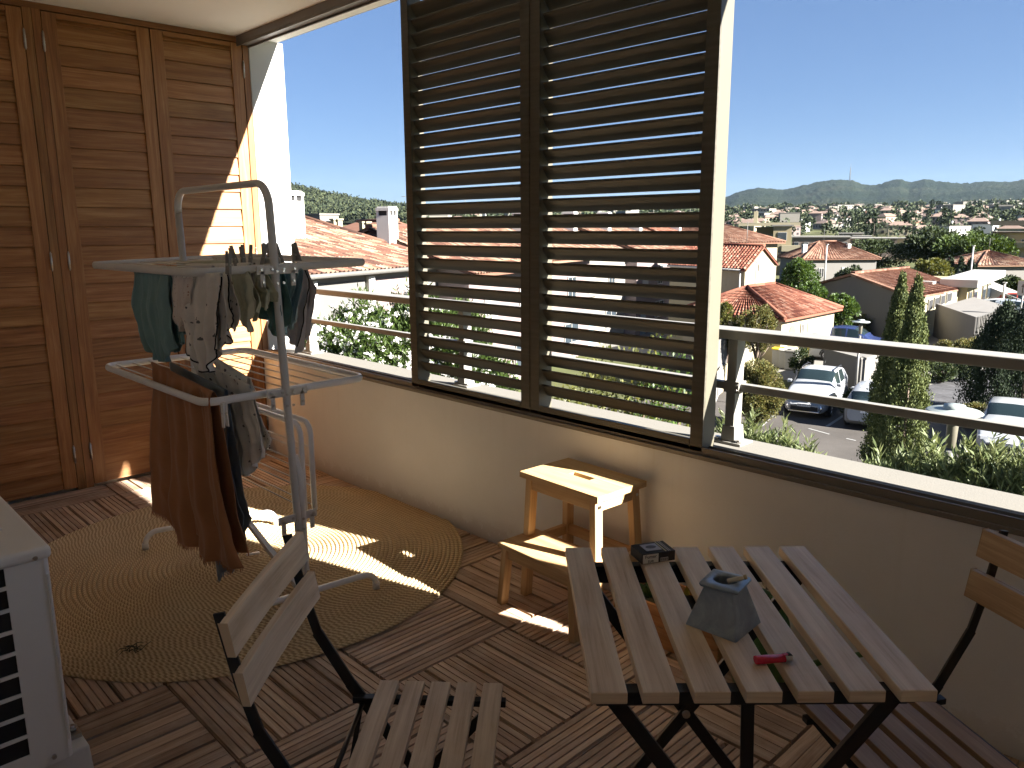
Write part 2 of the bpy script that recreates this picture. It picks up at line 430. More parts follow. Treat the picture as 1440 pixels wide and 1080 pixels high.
# back and side walls
mb=MB(); mb.box((-.75,-1.3,1.2),(1.3,2.6,2.7)); mb.box((3.0,-2.56,1.2),(6.2,.12,2.7)); mb.box((6.04,-1.14,1.2),(.12,2.72,2.7))
o=struct('house_wall',mb,'wall_in'); del o['kind']; tag(o,'cream facade wall of the flat enclosing the balcony behind the camera','wall')
# ---------------------------------------------------------------- closet doors
cl=thing('closet_front','wall of varnished wooden shiplap closet doors with steel hinges','closet',(0,0,0))
mb=MB()
mb.box((-.012,-1.5,2.484),(.05,3.0,.03)); mb.box((-.012,.017,1.235),(.05,.036,2.468))
mb.box((-.012,-1.0685,1.235),(.05,.039,2.468)); mb.box((-.012,-1.1095,1.235),(.05,.039,2.468)); mb.box((-.012,-2.196,1.235),(.05,.06,2.468)); mb.box((-.012,-2.4,1.235),(.05,.2,2.468))
obj('frame',mb,'doorframe',cl,bevel=.0015)
def door(y0,y1,hy):
    m=MB(); st=.066; H0,H1=.016,2.464
    m.box((-.006,y0+st/2+.002,(H0+H1)/2),(.036,st,H1-H0)); m.box((-.006,y1-st/2-.002,(H0+H1)/2),(.036,st,H1-H0))
    m.box((-.006,(y0+y1)/2,H1-.012),(.034,y1-y0-2*st-.006,.024),axis=1)
    d=obj('door',m,'door',cl,bevel=.0015)
    p=MB(); z=H0
    ba,bb=y0+st+.002,y1-st-.002
    while z<H1-.025:
        h=min(.1,H1-.025-z)
        # tilted shiplap board: lower edge proud
        th=math.atan2(.011,h); R=Matrix.Rotation(-th*1.0,3,'Y')
        p.box((-.004+random.uniform(-.0006,.0006),(ba+bb)/2,z+h/2),(.012,bb-ba,h-.002),R,0,1)
        z+=.1
    p.box((-.022,(ba+bb)/2,1.24),(.006,bb-ba,2.42),axis=1)
    obj('board_panel',p,'door',d,bevel=.001)
    for hz in (.205,1.24,2.32):
        k=MB(); k.tube([(.018,hy,hz-.042),(.018,hy,hz+.042)],.0058,10); k.tube([(.018,hy,hz+.042),(.018,hy,hz+.050)],[.0045,.002],8); k.tube([(.018,hy,hz-.050),(.018,hy,hz-.042)],[.002,.0045],8)
        for a in (-.014,.0,.014): k.tube([(.018,hy,hz+a-.0012),(.018,hy,hz+a+.0012)],.0068,10)
        obj('hinge',k,'steel',d)
door(-.526,-.004,-.004); door(-1.048,-.528,-1.048); door(-1.652,-1.130,-1.131); door(-2.165,-1.654,-2.165)
# ---------------------------------------------------------------- louvred sliding shutters
def shutter(x0,x1,label):
    t=thing('louvred_shutter',label,'shutter',(x0,0,0),0,'sliding louvred shutters')
    w=x1-x0; z0,z1=.640,2.455; fw=.05
    m=MB(); D=.062
    m.box((fw/2,.005,(z0+z1)/2),(fw,.010,z1-z0)); m.box((w-fw/2,.005,(z0+z1)/2),(fw,.010,z1-z0))
    m.box((w/2,.005,z0+.02),(w-2*fw-.002,.010,.04)); m.box((w/2,.005,z1-.02),(w-2*fw-.002,.010,.04))
    obj('inner_frame',m,'bronze',t,bevel=.001)
    m=MB()
    m.box((fw/2,.044,(z0+z1)/2),(fw-.002,.066,z1-z0-.002)); m.box((w-fw/2,.044,(z0+z1)/2),(fw-.002,.066,z1-z0-.002))
    m.box((w/2,.044,z0+.012),(w-2*fw-.002,.066,.022)); m.box((w/2,.044,z1-.02),(w-2*fw-.002,.066,.036))
    obj('outer_frame',m,'bronze_side',t,bevel=.001)
    zc=.742
    while zc<z1-.05:
        s_=MB(); L=w-2*fw-.004
        prof=[(.018,.0225),(.021,.0255),(.026,.025),(.052,-.020),(.054,-.0255),(.049,-.0255),(.018,.0165)]
        s_.prism(prof,(fw+.002,0,zc),(0,1,0),(0,0,1),(1,0,0),L)
        obj('slat',s_,'bronze',t); zc+=.0619
    return t
shutter(1.562,2.374,'left dark louvred shutter, its free edge beside the open sky')
shutter(2.379,3.205,'right dark louvred shutter, its pale outer edge beside the railing post')
mb=MB(); mb.box((5.235,.033,1.56),(1.47,.05,1.80)); tag(obj('sun_block_wall',mb,'wall_in',bevel=.004),'pale unseen wall added beyond the right edge to cut off the sun and bounce light','wall')  # unseen stand-in, added where the sun stripe is cut off; pale for bounce
# ---------------------------------------------------------------- railing
rl=thing('balcony_railing','pale grey metal railing with flat handrail and lower rail on the parapet cap','railing',(0,0,0))
mb=MB(); mb.box((3.6,.180,1.035),(7.1,.094,.034)); obj('handrail',mb,'railing',rl,bevel=.006)
mb=MB(); mb.box((3.6,.180,.848),(7.1,.030,.027)); obj('lower_rail',mb,'railing',rl,bevel=.003)
for px in (.300,1.757,3.213,4.67,6.1):
    mb=MB(); mb.box((px,.182,.832),(.036,.052,.372)); mb.box((px+.002,.180,.848),(.058,.052,.040)); p=obj('post',mb,'railing',rl,bevel=.002)
    mb=MB(); mb.box((px,.183,.648),(.115,.088,.010)); mb.box((px,.182,.680),(.058,.066,.058),taper=(.86,.9)); obj('base_plate',mb,'railing',p,bevel=.003)
    for q in (((px-.042,.155,.653),(px-.042,.155,.664),.009),((px+.042,.155,.653),(px+.042,.155,.664),.009),((px+.022,.155,.839),(px+.022,.1515,.839),.005),((px+.022,.155,.857),(px+.022,.1515,.857),.005)):
        mb=MB(); mb.tube([q[0],q[1]],q[2],8); obj('bolt',mb,'steel',p)
# ================================================================ DRYING RACK
def arc(c,r,a0,a1,ex,ey,n=8):
    c=Vector(c);ex=Vector(ex);ey=Vector(ey)
    return [c+ex*(r*math.cos(a0+(a1-a0)*k/n))+ey*(r*math.sin(a0+(a1-a0)*k/n)) for k in range(n+1)]
RK=thing('drying_rack','tall white tiered tube drying rack loaded with washing standing on the jute rug','drying rack',(1.62,-.93,0))
ro=Vector((1.62,-.93,0))
def L_(p): return Vector(p)-ro
xA,xB=1.19,2.125; yA,yB=-.90,-.945
X=Vector((1,0,0));Y=Vector((0,1,0));Z=Vector((0,0,1))
# inverted U frame, leaning in slightly at the top
pb=Vector((xB,yB,.06)); pt=Vector((2.075,-.957,1.47)); qa=Vector((xA,yA,.08)); qt=Vector((1.205,-.925,1.47)); zt=1.553
pts=[pb,Vector((2.122,-.946,.3)),Vector((2.095,-.952,.95)),pt]
rc=.085
dirx=(qt-pt).normalized()
top=[]
for k in range(1,9):
    a=PI/2*k/8; top.append(pt+dirx*(rc*(1-math.cos(a)))+Z*(rc*math.sin(a)))
for k in range(0,9):
    a=PI/2*(1-k/8); top.append(qt-dirx*(rc*(1-math.cos(a)))+Z*(rc*math.sin(a)))
full=pts+top+[qt,Vector((1.195,-.91,.9)),qa]
mb=MB(); mb.tube([L_(p) for p in full],.0145,14,fl=.9); obj('hoop_frame',mb,'rackgrey',RK)
# second parallel upright tube in front (lower leg)
mb=MB(); mb.tube([L_(p) for p in [(2.128,-.928,.06),(2.124,-.928,.52),(2.110,-.938,.60)]],.0115,10); obj('leg_tube',mb,'rack',RK)
# foot bars
def foot(x,ya,yb,z=.085,r=.012,lean=0):
    m=MB(); rr=.055
    P=[(x,ya,0.018)]+[Vector((x,ya+rr-rr*math.cos(a),z-rr+rr*math.sin(a))) for a in [PI/2*k/6 for k in range(7)]]
    P+= [Vector((x+lean,yb-rr+rr*math.sin(a),z-rr+rr*math.cos(a))) for a in [PI/2*k/6 for k in range(7)]]+[(x+lean,yb,.018)]
    m.tube([L_(p) for p in P],r,10); f=obj('foot_bar',m,'rack',RK)
    for yy,xx in ((ya,x),(yb,x+lean)):
        c=MB(); c.tube([L_((xx,yy,.014)),L_((xx,yy,.040))],.0145,10); obj('foot_cap',c,'plasticw',f)
foot(1.145,-1.172,-.617,lean=.13); foot(2.13,-1.235,-.665,lean=.055)
mb=MB(); mb.bar(L_((2.118,-.945,.07)),L_((1.2,-.915,.37)),.02,.02); obj('brace',mb,'rackgrey',RK)
def tray(z,x0,x1,y0,y1,name,nw,mat,ym,dz=(0,0,0,0),split=True):
    """rounded rectangle frame with wires running along x; two wings meeting at ym"""
    r=.055; c=[(x0,y0,dz[0]),(x1,y0,dz[1]),(x1,y1,dz[2]),(x0,y1,dz[3])]
    P=[]
    for i,(a,b,d) in enumerate(c):
        ctr=Vector((a+(r if i in(0,3) else -r), b+(r if i in(0,1) else -r), 0)); a0={0:PI,1:1.5*PI,2:0,3:.5*PI}[i]
        for k in range(7):
            t=a0+PI/2*k/6; p=ctr+Vector((r*math.cos(t),r*math.sin(t),0))
            u=(p.x-x0)/(x1-x0); v=(p.y-y0)/(y1-y0)
            zz=z+(dz[0]*(1-u)+dz[1]*u)*(1-v)+(dz[3]*(1-u)+dz[2]*u)*v
            P.append(L_((p.x,p.y,zz)))
    m=MB(); m.tube(P,.009,14,closed=True,fl=1.55,up=(0,0,1)); t=obj(name,m,mat,RK)
    for k in range(nw):
        v=(k+.7)/(nw+.4); y=y0+(y1-y0)*v
        w=MB(); za=z+dz[0]*(1-v)+dz[3]*v; zb=z+dz[1]*(1-v)+dz[2]*v
        w.tube([L_((x0,y,za)),L_((x1,y,zb))],.0026,6); obj('wire',w,'plasticw',t)
    return t
tray(1.262,1.03,2.065,-1.235,-.56,'top_tray',9,'rackgrey',0,(-.005,.0,.012,.012))
tray(.832,1.055,2.075,-1.235,-.60,'middle_tray',9,'rack',0,(0,0,0,0))
# lower wings folded up beside the hoop
for yy,dd in ((-.905,0),(-.865,.0)):
    m=MB(); P=[(2.10,yy,.37)]+[Vector((2.055+.045*math.cos(a),yy,.655+.05*math.sin(a))) for a in [PI/2*k/6 for k in range(7)]]+[(1.3,yy,.705)]+[Vector((1.265-.045*math.sin(a),yy,.655+.05*math.cos(a))) for a in [PI/2*k/6 for k in range(7)]]+[(1.22,yy,.37)]
    m.tube([L_(p) for p in P],.0105,10); t=obj('folded_wing',m,'rack',RK)
    for k in range(4):
        w=MB(); z=.385+.075*k; w.tube([L_((1.22,yy,z)),L_((2.10,yy,z))],.0026,6); obj('wire',w,'plasticw',t)
# corner brackets with rivets
def bracket(p,flip=1):
    p=Vector(p); b=MB(); b.box(L_(p+Vector((.0,.028*flip,0))),(.006,.075,.030)); b.box(L_(p+Vector((.0,.045*flip,-.030))),(.006,.018,.055)); o=obj('bracket',b,'plasticw',RK,bevel=.002)
    r=MB()
    for d in ((.005,.01*flip,.002),(.005,.05*flip,.002),(.005,.045*flip,-.04),(.018,-.0,-.005),(.016,0,-.045)): r.tube([L_(p+Vector(d)),L_(p+Vector(d)+X*.004)],.0048,8)
    obj('rivet',r,'steel',o)
for z,x in ((1.262,2.090),(.832,2.105),(.37,2.125)):
    for f in (1,-1): bracket((x,-.949+.012*f,z),f)
mb=MB(); mb.bar(L_((2.075,-.957,1.165)),L_((1.21,-.925,1.165)),.018,.026); obj('cross_bar',mb,'rackgrey',RK)
# ================================================================ CLOTHES
def clothmat(name,col,col2=None,pat=None,rough=.9,weave=900):
    n=N(name); o=n.coord('Object'); a=n.noise(o,14,5,.65); c=n.hsv(n.mix(0,col,col),.5,1,mrange(n,a,.82,1.15))
    if pat:
        vo=n.n('ShaderNodeTexVoronoi'); n.l(n.mapn(n.coord('UV'),(1,1,1)),vo.inputs['Vector']); vo.inputs['Scale'].default_value=pat[0]; vo.inputs['Randomness'].default_value=1
        nz=n.noise(n.coord('UV'),pat[0]*4,2,.5)
        d=n.math('ADD',vo.outputs['Distance'],n.math('MULTIPLY',nz,.25))
        m=n.math('LESS_THAN',d,pat[1]+.125); c=n.mix(n.math('MULTIPLY',m,pat[2] if len(pat)>2 else .85),c,col2)
    n.bump(n.noise(n.mapn(n.coord('UV'),(weave,weave*.3,1)),1,2,.6),.25,.001)
    n.b.inputs['Sheen Weight'].default_value=.2
    return n.out(c,rough,0,.1)
MAT['teal']=clothmat('teal_terry',(.16,.27,.285)); MAT['teal2']=clothmat('dark_teal_jersey',(.11,.23,.235))
MAT['blue']=clothmat('pale_blue_jersey',(.25,.40,.50)); MAT['lav']=clothmat('lavender_grey_jersey',(.48,.49,.55))
MAT['sage']=clothmat('sage_jersey',(.47,.49,.39)); MAT['print']=clothmat('printed_cotton',(.66,.64,.61),(.03,.035,.05),(34,.20))
MAT['print2']=clothmat('printed_muslin',(.70,.69,.66),(.06,.06,.075),(30,.17)); MAT['printr']=clothmat('dotted_cotton',(.62,.57,.54),(.28,.12,.10),(60,.16))
MAT['brown']=clothmat('terracotta_muslin',(.34,.16,.078)); MAT['slate']=clothmat('slate_towel',(.20,.25,.30)); MAT['trim']=clothmat('black_trim',(.012,.012,.015))
def drape(name,label,cat,mat,y,Lp,Rp,Bp,group=None,folds=5,amp=.012,dep=.018,backlen=.85,seed=0,trim=None,fringe=0,ns=48,nt_=40,skew=0):
    """cloth over a wire at y: outline in pixel -> (x,z) on that vertical plane. Lp, Rp edges top->bottom, Bp bottom profile as offsets (s,dz)"""
    rd=random.Random(seed)
    def xz(p): h=hit(p[0],p[1],1,y); return (h.x,h.z)
    Lw=[xz(p) for p in Lp]; Rw=[xz(p) for p in Rp]
    def along(P,t):
        k=t*(len(P)-1); i=min(int(k),len(P)-2); f=k-i; return (P[i][0]*(1-f)+P[i+1][0]*f,P[i][1]*(1-f)+P[i+1][1]*f)
    def bot(s):
        if not Bp: return 0
        for (a,u),(b,v) in zip(Bp,Bp[1:]):
            if a<=s<=b: f=(s-a)/(b-a+1e-9); f=f*f*(3-2*f); return u*(1-f)+v*f
        return 0
    ph=[rd.uniform(0,6.28) for _ in range(4)]
    def pt(s,t,side):
        l=along(Lw,t); r=along(Rw,t); s2=s+.012*math.sin(9*t+ph[3])*t
        x=l[0]*(1-s2)+r[0]*s2; z=l[1]*(1-s)+r[1]*s; z+=bot(s)*t**1.5*(1 if side<0 else .8)
        fold=amp*(.45+.75*t)*(math.sin(folds*2*PI*s+ph[0]+.8*t)+.45*math.sin(folds*4.3*PI*s+ph[1]+2*t)+.35*math.sin(11*t+ph[2]+7*s)+.9*mn.noise(Vector((s*5+seed,t*4,seed*.7)))+.45*mn.noise(Vector((s*13+seed,t*9,seed*.3))))
        if t<.03: fold*=t/.03
        yy=y+side*(.006+dep*min(1,t*2)*.5)+fold*(1 if side<0 else -.6)
        return Vector((x,yy+skew*t,z))
    m=MB(); P=[]
    for i in range(ns+1):
        s=i/ns; row=[pt(s,1-j/nt_,-1) for j in range(nt_)]
        a=pt(s,0,-1); row.append(Vector((a.x,y-.005,a.z+.002))); row.append(Vector((a.x,y,a.z+.006))); row.append(Vector((a.x,y+.005,a.z+.002)))
        row+=[pt(s,(j+1)/nt_*backlen,1) for j in range(nt_)]
        P.append(row)
    wid=abs(Rw[0][0]-Lw[0][0]); hei=abs(Lw[-1][1]-Lw[0][1])
    m.grid(P,0,True,lambda i,j:(i/ns*max(wid,.05)+seed,j/nt_*max(hei,.05)))
    org=(Vector(P[ns//2][nt_]))
    m.v=[tuple(Vector(v)-org) for v in m.v]
    o=obj(name,m,mat,solid=.0022); o.location=org; tag(o,label,cat,group)
    if trim:
        tm=MB()
        if 'l' in trim: tm.tube([Vector(p)-org for p in P[0][:nt_]],.0026,6)
        if 'r' in trim: tm.tube([Vector(p)-org for p in P[-1][:nt_]],.0026,6)
        if 'b' in trim: tm.tube([Vector(P[i][0])-org for i in range(ns+1)],.0028,6)
        obj('trim',tm,'trim',o)
    if fringe:
        fm=MB()
        for i in range(int(ns*3.2)):
            s=i/(ns*3.2); p=pt(s,1,-1); L=fringe*rd.uniform(.5,1.2)
            q=p+Vector((rd.uniform(-.006,.006),rd.uniform(-.006,.004),-L)); fm.tube([p+Z*.003-org,(p+q)/2+Vector((rd.uniform(-.002,.002),0,0))-org,q-org],[.0011,.001,.0005],4)
        obj('fringe',fm,mat,o)
    return o
GC='clothes on the top tray of the drying rack'; GM='cloths on the middle tray of the drying rack'
drape('towel','dark teal terry towel hanging from the far left corner of the top tray','towel','teal',-1.215,
      [(190,382),(192,430),(205,470),(218,502)],[(238,386),(240,430),(247,470),(252,500)],[(0,.03),(.4,-.01),(.75,-.02),(1,.03)],GC,4,.011,.03,.9,3)
drape('romper','teal baby romper hanging between the teal towel and the dotted bib','baby clothes','teal2',-1.17,
      [(226,382),(230,420),(240,455),(238,490)],[(262,384),(258,420),(262,455),(266,486)],[(0,.0),(.5,-.015),(1,.02)],GC,3,.008,.02,.8,5)
drape('bib','small dotted pinkish grey bib hanging beside the teal romper','baby clothes','printr',-1.20,
      [(243,388),(246,420),(252,452)],[(272,390),(270,425),(262,456)],[(0,0),(.5,-.03),(1,.0)],GC,2,.007,.01,.7,8)
drape('bodysuit','grey printed baby bodysuit with black piping, longest garment on the top tray','baby clothes','print',-1.19,
      [(266,388),(264,430),(268,470),(280,518)],[(312,386),(312,430),(313,470),(312,512)],[(0,.05),(.35,-.015),(.6,-.02),(1,.05)],GC,3,.012,.02,.9,11,trim='lrb')
drape('bodysuit','grey printed baby bodysuit with a pointed hem hanging right of the longest one','baby clothes','print',-1.13,
      [(300,386),(306,420),(313,455),(318,472)],[(322,384),(326,415),(333,450),(330,470)],[(0,.02),(.5,-.03),(1,.03)],GC,2,.009,.015,.8,15,trim='rb')
drape('trousers','sage green baby trousers with a hole between the legs hanging mid tray','baby clothes','sage',-1.05,
      [(318,385),(324,410),(335,440),(345,462)],[(350,384),(356,405),(362,430),(357,458)],[(0,.05),(.4,.04),(.7,-.02),(1,.03)],GC,3,.010,.015,.85,21)
drape('leggings','pale sage baby leggings hanging just behind the upright','baby clothes','sage',-.99,
      [(338,385),(346,400),(352,418),(358,440)],[(372,384),(378,400),(384,410),(382,432)],[(0,.0),(.5,.02),(1,-.01)],GC,3,.010,.015,.85,24)
drape('shorts','dark teal baby shorts hanging low behind the rack upright','baby clothes','teal2',-.93,
      [(360,388),(361,410),(362,430),(368,452)],[(398,386),(400,410),(404,440),(398,464)],[(0,.03),(.4,.02),(.8,-.03),(1,.0)],GC,3,.010,.02,.9,27)
drape('vest','pale blue baby vest hanging just right of the rack upright','baby clothes','blue',-.85,
      [(394,382),(396,410),(398,440),(398,468)],[(424,380),(420,405),(414,430),(408,470)],[(0,.0),(.5,-.02),(1,.03)],GC,3,.009,.02,.9,31)
drape('pyjamas','lavender grey baby pyjamas with black edge, last garment toward the railing','baby clothes','lav',-.74,
      [(404,380),(406,410),(407,445),(412,482)],[(430,378),(440,405),(434,440),(428,486)],[(0,.03),(.4,.0),(.75,-.03),(1,.0)],GC,3,.012,.02,.9,34,trim='r')
for k,(yy,x0,x1,yb,mt,lab) in enumerate(((-1.10,212,300,448,'lav','folded lavender garment behind the teal towel'),(-1.03,262,352,440,'print2','pale printed garment hanging behind the long bodysuit'),(-.96,250,330,430,'sage','pale sage garment in the back row of the top tray'),(-.89,320,392,428,'print2','pale printed garment behind the rack upright'),(-.80,300,372,420,'printr','dotted garment in the farthest row of the top tray'))):
    drape('garment',lab,'baby clothes',mt,yy,[(x0,378-4*k),(x0+2,(378+yb)/2-4*k),(x0+6,yb-8)],[(x1,376-4*k),(x1-1,(376+yb)/2),(x1-4,yb-4)],[(0,0),(.3,.02),(.6,-.01),(1,.0)],GC,3,.010,.02,.9,61+k)
drape('muslin_blanket','terracotta brown fringed muslin blanket draped over the middle tray down to the rug','blanket','brown',-1.20,
      [(214,511),(217,580),(219,650),(221,712)],[(300,553),(312,640),(328,730),(345,797)],[(0,.0),(.15,-.01),(.22,-.075),(.6,-.055),(.85,-.03),(1,.0)],GM,3.5,.014,.022,.93,41,fringe=.016,ns=70,nt_=56)
drape('bath_towel','slate blue fringed bath towel hanging behind the terracotta blanket','towel','slate',-1.135,
      [(240,511),(262,590),(290,690),(318,812)],[(318,550),(326,620),(338,700),(350,735)],[(0,.0),(.5,-.04),(1,-.0)],GM,2,.010,.02,.96,44,fringe=.018)
drape('swaddle_cloth','pale grey printed muslin cloth bunched over the middle tray','cloth','print2',-1.06,
      [(268,500),(296,560),(318,620),(338,668)],[(352,545),(364,590),(374,625),(372,655)],[(0,-.02),(.3,.02),(.6,-.02),(1,.03)],GM,5,.013,.03,.8,47)
drape('napkin','folded white grey cotton napkin bunched on the far side of the middle tray','cloth','print2',-.99,
      [(296,500),(308,520),(318,540)],[(350,533),(352,548),(354,560)],[(0,0),(1,.0)],GM,4,.01,.02,.9,52)
# ---------------------------------------------------------------- clothes pegs
def peg(label,loc,rot,mat='plasticg',group='clothes pegs'):
    t=thing('clothes_peg',label,'peg',loc,0,group); t.rotation_euler=rot
    for s in (-1,1):
        m=MB(); m.prism([(0,0),(.009,.002),(.008,.03),(.012*.8,.072),(.006,.072),(.001,.03)],(0,-.005,0),(s*1,0,0),(0,0,1),(0,1,0),.010); obj('jaw',m,mat,t,bevel=.001)
    m=MB(); m.tube([(-.011,0,.03),(-.004,.0,.034),(.004,0,.034),(.011,0,.03)],.0016,6); m.tube([(0,-.007,.032),(0,.007,.032)],.004,8); obj('spring',m,'steel',t)
    return t
tops=[(334,352,-1.03),(342,345,-.99),(350,344,-.96),(366,352,-.93),(372,346,-.84),(381,345,-.80),(396,345,-.75),(413,348,-.68),(421,345,-.66)]
for k,(px,py,yy) in enumerate(tops):
    h=hit(px,py+14,1,yy); peg(['grey plastic peg clipped to the top tray wires, one of the row near the upright'][0],(h.x,yy,1.262),(random.uniform(-.35,.15),random.uniform(-.5,-.15),random.uniform(-.5,.5))).scale=(1.25,1.25,1.2)
h=hit(321,382,1,-1.2); p=peg('pale grey peg clipped on the front of the top tray above the printed bodysuits',(h.x,-1.2,1.262),(0,.1,.3))
p=peg('large off white clothes peg clipped on the middle tray front tube',tuple(hit(313,545,1,-1.235)),(PI,0,PI/2+.35),'plasticw'); p.scale=(1.15,1.15,1.15); p.location.z=.862
p=peg('small white peg lying open on the rug beside the rack foot',tuple(hit(365,777,2,.022)),(PI/2,0,-.3),'plasticw'); p.scale=(.75,.75,.75)
# ================================================================ STEP STOOL
ST=thing('step_stool','light wooden two step stool with a hand slot against the parapet, partly in the sun','step stool',(2.802,-.158,0),R_(-2.5))
def slab(name,w,d,z,t,cy,mat='birch',slot=False):
    m=MB()
    if slot:
        sw,sd=.105,.032; n=5
        for a,b,c,e in ((-w/2,w/2,-d/2,-sd/2),(-w/2,w/2,sd/2,d/2),(-w/2,-sw/2,-sd/2,sd/2),(sw/2,w/2,-sd/2,sd/2)):
            m.box(((a+b)/2,cy+(c+e)/2,z-t/2),(b-a,e-c,t),axis=0)
        o=obj(name,m,mat,ST)
    else:
        m.box((0,cy,z-t/2),(w,d,t)); o=obj(name,m,mat,ST,bevel=.004)
    return o
slab('top_board',.395,.262,.5,.022,0,slot=True)
slab('step_board',.395,.200,.25,.020,-.145)
def leg(p,q,w=.038,t=.028):
    m=MB(); m.bar(p,q,t,w,up=(0,1,0)); return obj('leg',m,'birch',ST,bevel=.002)
for s in (-1,1):
    leg((s*.162,-.100,.478),(s*.185,-.110,0)); leg((s*.162,.096,.478),(s*.188,.122,0)); leg((s*.172,-.215,.230),(s*.190,-.228,0),.036,.026)
    m=MB(); m.bar((s*.165,-.09,.455),(s*.165,.09,.455),.02,.045); obj('side_rail',m,'birch',ST,bevel=.002)
    m=MB(); m.bar((s*.178,-.225,.215),(s*.180,.11,.215),.02,.040); obj('side_rail',m,'birch',ST,bevel=.002)
    k=MB(); k.tube([(s*.181,-.10,.452),(s*.183,-.10,.452)],.006,10); k.tube([(s*.181,.098,.452),(s*.183,.098,.452)],.006,10); obj('screw',k,'steel',ST)
for y,z,h,w in ((-.104,.455,.042,.30),(.102,.455,.042,.30),(-.219,.208,.040,.32),(.112,.215,.040,.345)):
    m=MB(); m.box((0,y,z),(w,.019,h)); obj('apron',m,'birch',ST,bevel=.002)
# ================================================================ TABLE (slats run front-back)
TB=thing('folding_table','weathered slatted acacia bistro table on crossed black steel legs','table',(3.899,-1.039,0),math.atan2(.385,.37))
Lx,Ly=.533,.556
for k in range(7):
    w=.0565; x=-Lx/2+w/2+k*(Lx-w)/6
    m=MB(); m.box((x,0,.690),(w,Ly,.020)); obj('slat',m,'acacia',TB,bevel=.0018)
for y in (-Ly/2+.045,Ly/2-.045):
    m=MB(); m.box((0,y,.6685),(Lx-.03,.026,.022)); m.box((0,y+(.011 if y<0 else -.011),.6605),(Lx-.03,.004,.038)); obj('crossbar',m,'black',TB,bevel=.001)
for y,s in ((-.215,1),(.215,1)):
    for e,dy in ((1,.006),(-1,-.006)):
        m=MB(); m.bar((-e*.235,y+dy,.662),(e*.235,y+dy,.008),.010,.026,up=(0,1,0) if False else (e*.66,0,.47)); obj('leg',m,'black',TB,bevel=.001)
    m=MB(); m.tube([(0,y-.016,.335),(0,y+.016,.335)],.009,10); obj('pivot',m,'steel',TB)
for e in (-1,1):
    m=MB(); m.tube([(e*.233,-.215,.02),(e*.233,.215,.02)],.007,8); obj('spreader',m,'black',TB)
m=MB(); m.bar((-.0,-.20,.655),(.01,-.205,.345),.022,.005,up=(0,1,0)); obj('lock_strut',m,'black',TB,bevel=.001)
m=MB(); m.box((-.03,.07,.672),(.07,.05,.006)); m.box((.175,.20,.655),(.04,.03,.03)); obj('lock_plate',m,'black',TB,bevel=.001)
# ================================================================ CHAIRS
def chair(label,P0,ang,left_end,mat,t0=.150):
    """P0 = ground xy of one end of the back's top slat; ang = facing direction"""
    f=Vector((math.cos(ang),math.sin(ang),0)); s=Vector((-f.y,f.x,0)); 
    c=Vector((P0[0],P0[1],0))+s*(.1925 if not left_end else -.1925)
    t=thing('folding_chair',label,'chair',c,ang,'slatted folding bistro chairs')
    # local: +x forward, origin under the top of the back
    for k in range(5):
        x=t0+.0205+k*.0555; m=MB(); m.box((x,0,.442),(.041,.385,.016)); obj('seat_slat',m,mat,t,bevel=.0015)
    for z,x,rx in ((.755,.0,-.18),(.668,.018,-.18)):
        m=MB(); P=[]
        n=12
        for i in range(n+1):
            y=-.1925+.385*i/n; xx=x+(-.0045*(1-(y/.1925)**2)); row=[]
            for dx,dz in ((.007,-.029),(.007,.029),(-.007,.029),(-.007,-.029),(.007,-.029)):
                row.append((xx+dx+dz*rx,y,z+dz))
            P.append(row)
        ou=random.random()*30
        m.grid(P,0,False,lambda i,j:(i*.032+ou,[0,.058,.072,.13,.144][j]+ou))
        b=len(m.v); m.face([b-5,b-4,b-3,b-2]); m.face([0,3,2,1])
        obj('back_slat',m,mat,t,bevel=.0012)
    for e in (-1,1):
        y=e*.165; m=MB()
        pts=[Vector((-.022,y,.785)),Vector((.004,y,.66)),Vector((.030,y,.57)),Vector((.095,y,.455)),Vector((.27,y*1.06,.18)),Vector((.385,y*1.08,.006))]
        wd=[.020,.020,.024,.026,.024,.022]
        for a,b,w in zip(pts,pts[1:],wd): 
            m.bar(a-(b-a).normalized()*.004,b+(b-a).normalized()*.004,.0055,w,up=(.9,0,.35))
        obj('back_leg',m,'black',t,bevel=.001)
        m=MB(); y2=e*.150
        pts=[Vector((t0+.25,y2,.428)),Vector((.25,y2,.26)),Vector((.03,y2,.006))]
        for a,b in zip(pts,pts[1:]): m.bar(a,b,.0055,.022,up=(-.7,0,.7))
        obj('front_leg',m,'black',t,bevel=.001)
        m=MB(); m.bar((t0-.05,e*.158,.427),(t0+.272,e*.158,.427),.018,.013); obj('seat_rail',m,'black',t,bevel=.001)
        m=MB(); m.bar((t0-.03,e*.135,.42),(t0-.10,e*.137,.06),.004,.010,up=(1,0,0)); obj('stay',m,'black',t)
    for x,z in ((.385,.02),(.03,.02)):
        m=MB(); m.tube([(x,-.17,z),(x,.17,z)],.006,8); obj('stretcher',m,'black',t)
    m=MB(); m.tube([(t0-.03,-.16,.42),(t0-.03,.16,.42)],.0055,8); obj('stretcher',m,'black',t)
    return t
chair('greyed slatted folding chair in the foreground with its back toward the rug',(3.208,-1.512),math.atan2(.68,.733),True,'acacia')
chair('browner slatted folding chair behind the table, close to the parapet',(4.19,-.50),math.atan2(-.85,-.53),False,'acacia2',.134)
